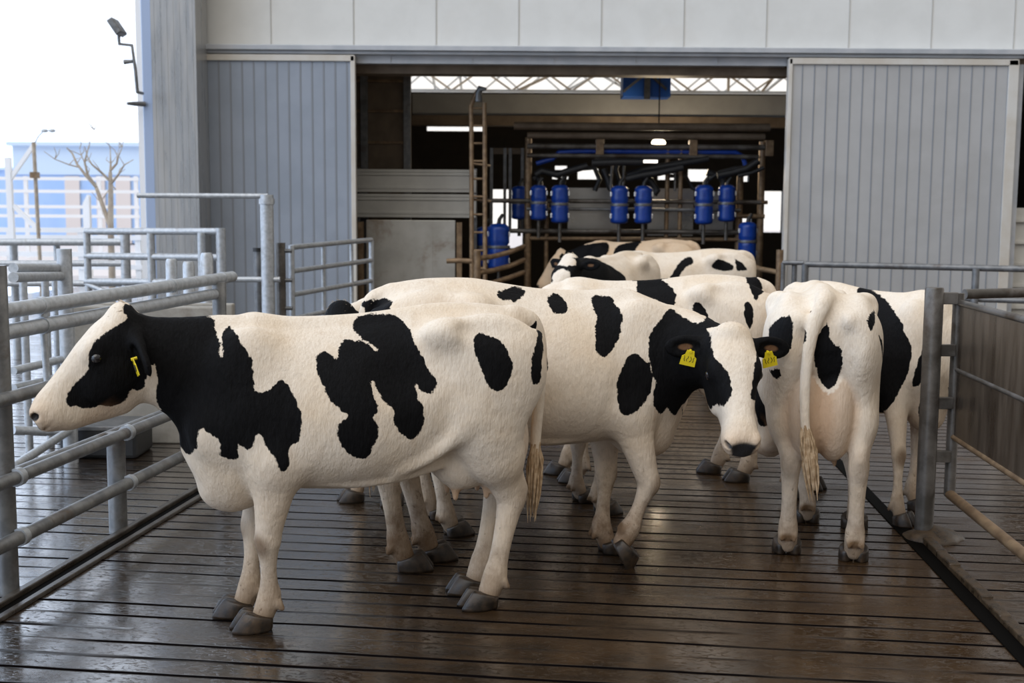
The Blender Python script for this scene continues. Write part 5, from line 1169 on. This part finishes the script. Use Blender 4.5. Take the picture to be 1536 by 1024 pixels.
def Gp(k, z, o_=0.0): return (dx*k+o_, dy*k, z)
m = MB(); m.bar(Gp(0.02, (zt_+zm)/2-.005), Gp(1, (zt_+zm)/2-.005), 0.008, zt_-zm-0.02); m.build('upper_sheet', M['rusty_sheet'], t)
m = MB(); m.bar(Gp(0.02, (zm+zb)/2), Gp(1, (zm+zb)/2), 0.008, zm-zb-0.02); m.build('lower_sheet', M['rusty_sheet'], t)
for z, r_, mt in ((zt_, 0.020, 'galv_muddy'), (zm, 0.014, 'galv_muddy'), (zb, 0.017, 'brown_pipe'), (zl, 0.030, 'brown_pipe')):
    m = MB(); m.tube([Gp(0.0, z), Gp(1, z)], r_, 12); m.build('rail', M[mt], t)
m = MB(); m.tube([Gp(0, zl-0.01), Gp(0, 1.47)], 0.033, 14); m.build('hinge_tube', M['galv_muddy'], t)
fence('side_rail', 'galvanised level rail running right from behind the gate post', 'rail', [P_(1640, 436, 8.6, 0.045)], [(0.035, A_(1447, 441, 8.3), A_(1640, 436, 8.6)), (0.03, A_(1445, 655, 8.3), A_(1640, 620, 8.6))], 'galv_muddy')

# low concrete wall, rubber trough
Y = 9.75; xa, xb = AX(104, Y), AX(330, Y)
t = empty('trough_wall', 'rough concrete trough wall behind the kerb fence', 'trough', ((xa+xb)/2, Y, 0)); cx = (xa+xb)/2
m = MB(); m.box(xa-cx, xb-cx, 0, 0.16, 0, 1.13); m.build('front_wall', M['concrete'], t, 0.012)
m = MB(); m.box(xa-cx, xb-cx, 0.36, 0.46, 0, 1.13); m.build('rear_wall', M['concrete'], t, 0.012)
m = MB(); m.box(xa-cx, xa-cx+0.14, 0.16, 0.36, 0, 1.12); m.build('end_wall', M['concrete'], t, 0.012)
t = empty('rubber_tub', 'dark rubber tub on the floor against the trough wall', 'tub', (AX(150, 9.35), 9.35, 0))
m = MB(); w_ = (AX(212, 9.35)-AX(96, 9.35))/2; m.box(-w_, w_, -0.22, 0.22, 0.0, 0.24); m.build('tub_body', M['rubber'], t, 0.03)
m = MB(); m.box(-w_-.015, w_+.015, -0.235, 0.235, 0.22, 0.26); m.build('rim', M['galv_dark'], t, 0.01)

# ------------------------------------------------------------------ floodlight on the corner
Y = 15.6; v = at(206, 138, Y)
t = empty('floodlight', 'grey floodlight on a cranked bracket at the building corner', 'floodlight', v); W = lambda px, py, d=0: tuple(at(px, py, Y+d)-v)
m = MB(); m.tube([W(206, 138), W(203, 105), W(198, 68), W(179, 66), W(178, 53)], 0.022, 8); m.build('bracket', M['galv_dark'], t)
m = MB(); m.tube([W(199, 92), W(186, 93)], [0.022, 0.03], 8); m.build('sensor', M['galv_dark'], t)
m = MB(); m.bar(W(168, 30), W(183, 52), 0.26, 0.085, (1, 0, 0.7)); m.build('lamp_head', M['galv_dark'], t, 0.015)
m = MB(); m.bar(W(166.5, 31), W(181, 52), 0.22, 0.012, (1, 0, 0.7)); m.build('lamp_glass', M['white'], t)
m = MB(); m.tube([W(206, 138), W(214, 140, .6)], 0.02, 8); m.build('wall_arm', M['galv_dark'], t)
v = at(217, 156, 16.3); o = MB(); o.tube([(0, 0, 0), (-0.10, -.1, -.005), (-0.17, -.2, -.01)], [0.035, 0.03, 0.018], 8); o = o.build('wall_bracket', M['galv_dark']); o.location = v; tag(o, 'short grey stub bracket on the white corner under the floodlight', 'bracket')

# ------------------------------------------------------------------ yard beyond, left
Y = 62.0; xa, xb = AX(22, Y), -12.0
t = empty('blue_shed', 'long hazy blue shed beyond the yard fence', 'building', ((xa+xb)/2, Y, 0)); cx = (xa+xb)/2
ztop = AZ(219, Y, 120); zmid = AZ(262, Y, 120)
m = MB(); m.box(xa-cx, xb-cx, 0, 8, zmid, ztop); m.build('upper_wall', M['far_pale'], t)
m = MB(); m.box(xa-cx, xb-cx, 0.1, 8, 0, zmid); m.build('lower_wall', M['far_blue'], t)
m = MB(); m.box(xa-cx-0.2, xb-cx, -0.3, 8.3, ztop, ztop+0.18); m.build('roof_edge', M['far_pale'], t)
for p0, p1 in ((98, 120), (145, 158), (174, 196)):
    m = MB(); m.box(AX(p0, Y)-cx, AX(p1, Y)-cx, 0.0, 0.12, 0, AZ(264, Y, p0)); m.build('door', M['far_tan'], t)
Y = 75.0; t = empty('far_shed', 'low blue shed at the far left edge behind the white frame', 'building', (AX(-10, Y), Y, 0)); m = MB(); m.box(-2.2, 2.0, 0, 6, 0, AZ(255, Y, 10)); m.build('wall', M['far_blue'], t); m = MB(); m.box(-2.4, 2.2, -.2, 6.2, AZ(255, Y, 10), AZ(251, Y, 10)); m.build('roof_edge', M['far_pale'], t)
def yard_fence(Y, lbl, pxs, pys, x_end, mt, top=None):
    xs = [AX(p, Y) for p in pxs]; t = empty('board_fence', lbl, 'fence', (xs[0], Y, 0), 0)
    for x, p in zip(xs, pxs):
        m = MB(); m.bar((x-xs[0], 0, 0), (x-xs[0], 0, AZ(pys[0]-4, Y, p)), 0.14, 0.10); m.build('post', M[mt], t)
    for py in pys:
        z = AZ(py, Y, 100); m = MB(); m.bar((AX(-60, Y)-xs[0], -0.06, z), (AX(x_end, Y)-xs[0], -0.06, z), 0.04, 0.12 if len(pys) > 3 else 0.09); m.build('rail', M[mt], t)
yard_fence(30.0, 'white board fence of many rails beyond the galvanised fences', (13, 120, 206), (345, 356, 381, 400), 212, 'white_paint')
yard_fence(45.0, 'pale cable-like fence of thin rails in front of the blue shed', (40, 150, 205), (268, 287, 310, 324), 210, 'white_paint')
Y = 29.0; v = at(15, 258, Y); t = empty('white_frame', 'white steel frame with a slanting brace at the far left', 'frame', (v.x, Y, 0)); W = lambda px, py: (AX(px, Y)-v.x, 0, AZ(py, Y, px))
m = MB(); m.bar((0, 0, 0), W(15, 236), 0.13, 0.13); m.build('upright', M['white_paint'], t)
m = MB(); m.bar(W(16, 270), W(56, 215), 0.09, 0.09); m.build('brace', M['white_paint'], t)
m = MB(); m.bar(W(20, 308), W(58, 346), 0.10, 0.10); m.build('brace', M['white_paint'], t)
Y = 27.0; v = at(54, 213, Y); t = empty('lamp_pole', 'thin brown pole with small spotlights behind the yard fence', 'pole', (v.x, Y, 0)); W = lambda px, py: (AX(px, Y)-v.x, 0, AZ(py, Y, px))
m = MB(); m.tube([(0, 0, 0), W(54, 213)], 0.045, 8); m.build('mast', M['bark'], t)
m = MB(); m.tube([W(54, 217), W(62, 204), W(69, 197)], 0.014, 6); m.build('arm', M['galv'], t)
for px in (71, 82):
    m = MB(); p = W(px, 196); m.sphere(p, 0.06, 10, 8, 1.4, 1, .7); m.build('spotlight', M['galv'], t)
m = MB(); m.box(-0.13, 0.02, -.1, .1, AZ(267, Y, 50), AZ(258, Y, 50)); m.build('box', M['brown_pipe'], t)
Y = 31.5; v = at(128, 297, Y); t = empty('white_pillar', 'pair of white gate slabs behind the bare tree', 'pillar', (v.x, Y, 0)); W = lambda px: AX(px, Y)-v.x
m = MB(); m.add([(W(124), 0, 0), (W(134), 0, 0), (W(134), 0, AZ(298, Y)), (W(131), 0, AZ(296, Y)), (W(124), 0, AZ(309, Y)), (W(124), .15, 0), (W(134), .15, 0), (W(134), .15, AZ(298, Y)), (W(131), .15, AZ(296, Y)), (W(124), .15, AZ(309, Y))], [(0, 1, 2, 3, 4), (9, 8, 7, 6, 5), (0, 5, 6, 1), (1, 6, 7, 2), (2, 7, 8, 3), (3, 8, 9, 4), (4, 9, 5, 0)]); m.build('slab', M['white_paint'], t)
# bare tree
Y = 20.0; v = at(165, 440, Y); t = empty('bare_tree', 'bare leafless tree with forking pale branches in front of the blue shed', 'tree', (v.x, Y, 0)); W = lambda px, py, d=0: (AX(px, Y)-v.x, d, AZ(py, Y, px))
m = MB(); m.tube([(0, 0, 0), W(165, 440), W(165, 340), W(167, 285), W(167, 258)], [0.07, 0.058, 0.05, 0.04, 0.028], 10); m.build('trunk', M['bark'], t)
def br(pts, r0, dep=0, par=None, seed=0):
    m = MB(); n = len(pts); m.tube([W(px, py, d) for px, py, d in pts], [0.78*r0*(1-0.75*i/(n-1)) for i in range(n)], 8); o = m.build('branch', M['bark'], par or t); return o
twig = random.Random(21)
for pts, r0 in ((((164, 338, 0), (150, 305, .1), (139, 280, .2), (122, 262, .25), (108, 245, .3), (98, 228, .4), (90, 220, .4)), 0.05), (((140, 282, .2), (130, 262, .1), (126, 243, .1), (129, 232, .1), (133, 219, .1)), 0.038),
                (((167, 272, 0), (156, 258, -.1), (146, 247, -.2), (140, 236, -.2), (137, 222, -.2)), 0.03), (((167, 262, 0), (165, 245, .1), (162, 222, .2)), 0.03), (((167, 256, 0), (174, 245, .1), (180, 234, 0), (186, 221, 0)), 0.032),
                (((168, 275, 0), (182, 262, -.1), (194, 248, -.2), (208, 240, -.2)), 0.028), (((112, 250, .3), (96, 246, .3), (78, 238, .2), (62, 226, .2)), 0.018), (((150, 300, .1), (158, 284, .2), (166, 284, .3)), 0.014),
                (((133, 222, .1), (136, 205, .1), (142, 194, .1)), 0.010), (((126, 243, .1), (118, 232, .2), (116, 222, .2)), 0.014), (((174, 245, .1), (172, 232, .2), (176, 221, .2)), 0.014)):
    o = br(pts, r0)
    for i in range(3):
        px, py, d = pts[twig.randrange(1, len(pts))]; e = (px+twig.uniform(-14, 14), py-twig.uniform(6, 18), d+twig.uniform(-.3, .3)); m = MB()
        m.tube([W(px, py, d), W((px+e[0])/2+twig.uniform(-2, 2), (py+e[1])/2, d), W(*e)], [0.009, 0.006, 0.003], 5); m.build('twig', M['bark'], o)

# ------------------------------------------------------------------ sky and exposure
w = bpy.data.worlds.new('sky'); sc.world = w; w.use_nodes = True
nt = w.node_tree; bg = nt.nodes['Background']
tc = nt.nodes.new('ShaderNodeTexCoord'); sp = nt.nodes.new('ShaderNodeSeparateXYZ'); nt.links.new(tc.outputs['Generated'], sp.inputs[0])
# bright haze low over the yard ahead and to the left, dimmer low down behind the viewer, soft overcast overhead
def mrange(sock, a, b_, c, d):
    x = nt.nodes.new('ShaderNodeMapRange'); x.interpolation_type = 'SMOOTHSTEP'; nt.links.new(sock, x.inputs[0])
    for i, v in enumerate((a, b_, c, d)): x.inputs[1+i].default_value = v
    return x.outputs[0]
def mth(op, a, b_):
    x = nt.nodes.new('ShaderNodeMath'); x.operation = op
    for i, v in enumerate((a, b_)):
        if isinstance(v, float): x.inputs[i].default_value = v
        else: nt.links.new(v, x.inputs[i])
    return x.outputs[0]
ahead = mth('MAXIMUM', mrange(sp.outputs[1], -0.25, 0.35, 0.0, 1.0), mrange(sp.outputs[0], -0.3, -0.75, 0.0, 1.0))
low = mth('ADD', mth('MULTIPLY', ahead, 0.85), 0.35)                # radiance near the horizon
up = mrange(sp.outputs[2], 0.28, 0.72, 0.0, 1.0)
val = mth('ADD', mth('MULTIPLY', low, mth('SUBTRACT', 1.0, up)), mth('MULTIPLY', up, 0.72))
cr = nt.nodes.new('ShaderNodeValToRGB'); nt.links.new(mrange(sp.outputs[0], -0.75, 0.1, 0.0, 1.0), cr.inputs[0])
cr.color_ramp.elements[0].position = 0.05; cr.color_ramp.elements[0].color = (1.55, 1.90, 2.45, 1)
cr.color_ramp.elements[1].position = 0.9; cr.color_ramp.elements[1].color = (0.96, 0.93, 0.89, 1)
mx = nt.nodes.new('ShaderNodeMix'); mx.data_type = 'RGBA'; mx.blend_type = 'MULTIPLY'; mx.inputs[0].default_value = 1.0
nt.links.new(val, mx.inputs[6]); nt.links.new(cr.outputs[0], mx.inputs[7])
nt.links.new(mx.outputs[2], bg.inputs[0]); bg.inputs[1].default_value = 1.0
sd = bpy.data.lights.new('soft_fill', 'SUN'); sd.energy = 1.35; sd.angle = R(60); sd.color = (1.0, 0.95, 0.88)  # broad soft fill added from behind left to brighten the cows' flanks
so = bpy.data.objects.new('soft_fill', sd); C.objects.link(so); so.rotation_euler = Vector((0.30, 0.62, -0.85)).to_track_quat('-Z', 'Y').to_euler()
sc.view_settings.view_transform = 'Standard'; sc.view_settings.look = 'None'; sc.view_settings.gamma = 1.0; sc.view_settings.exposure = 0.0
sc.view_settings.use_curve_mapping = False
cd.dof.use_dof = True; cd.dof.focus_distance = 6.0; cd.dof.aperture_fstop = 3.2
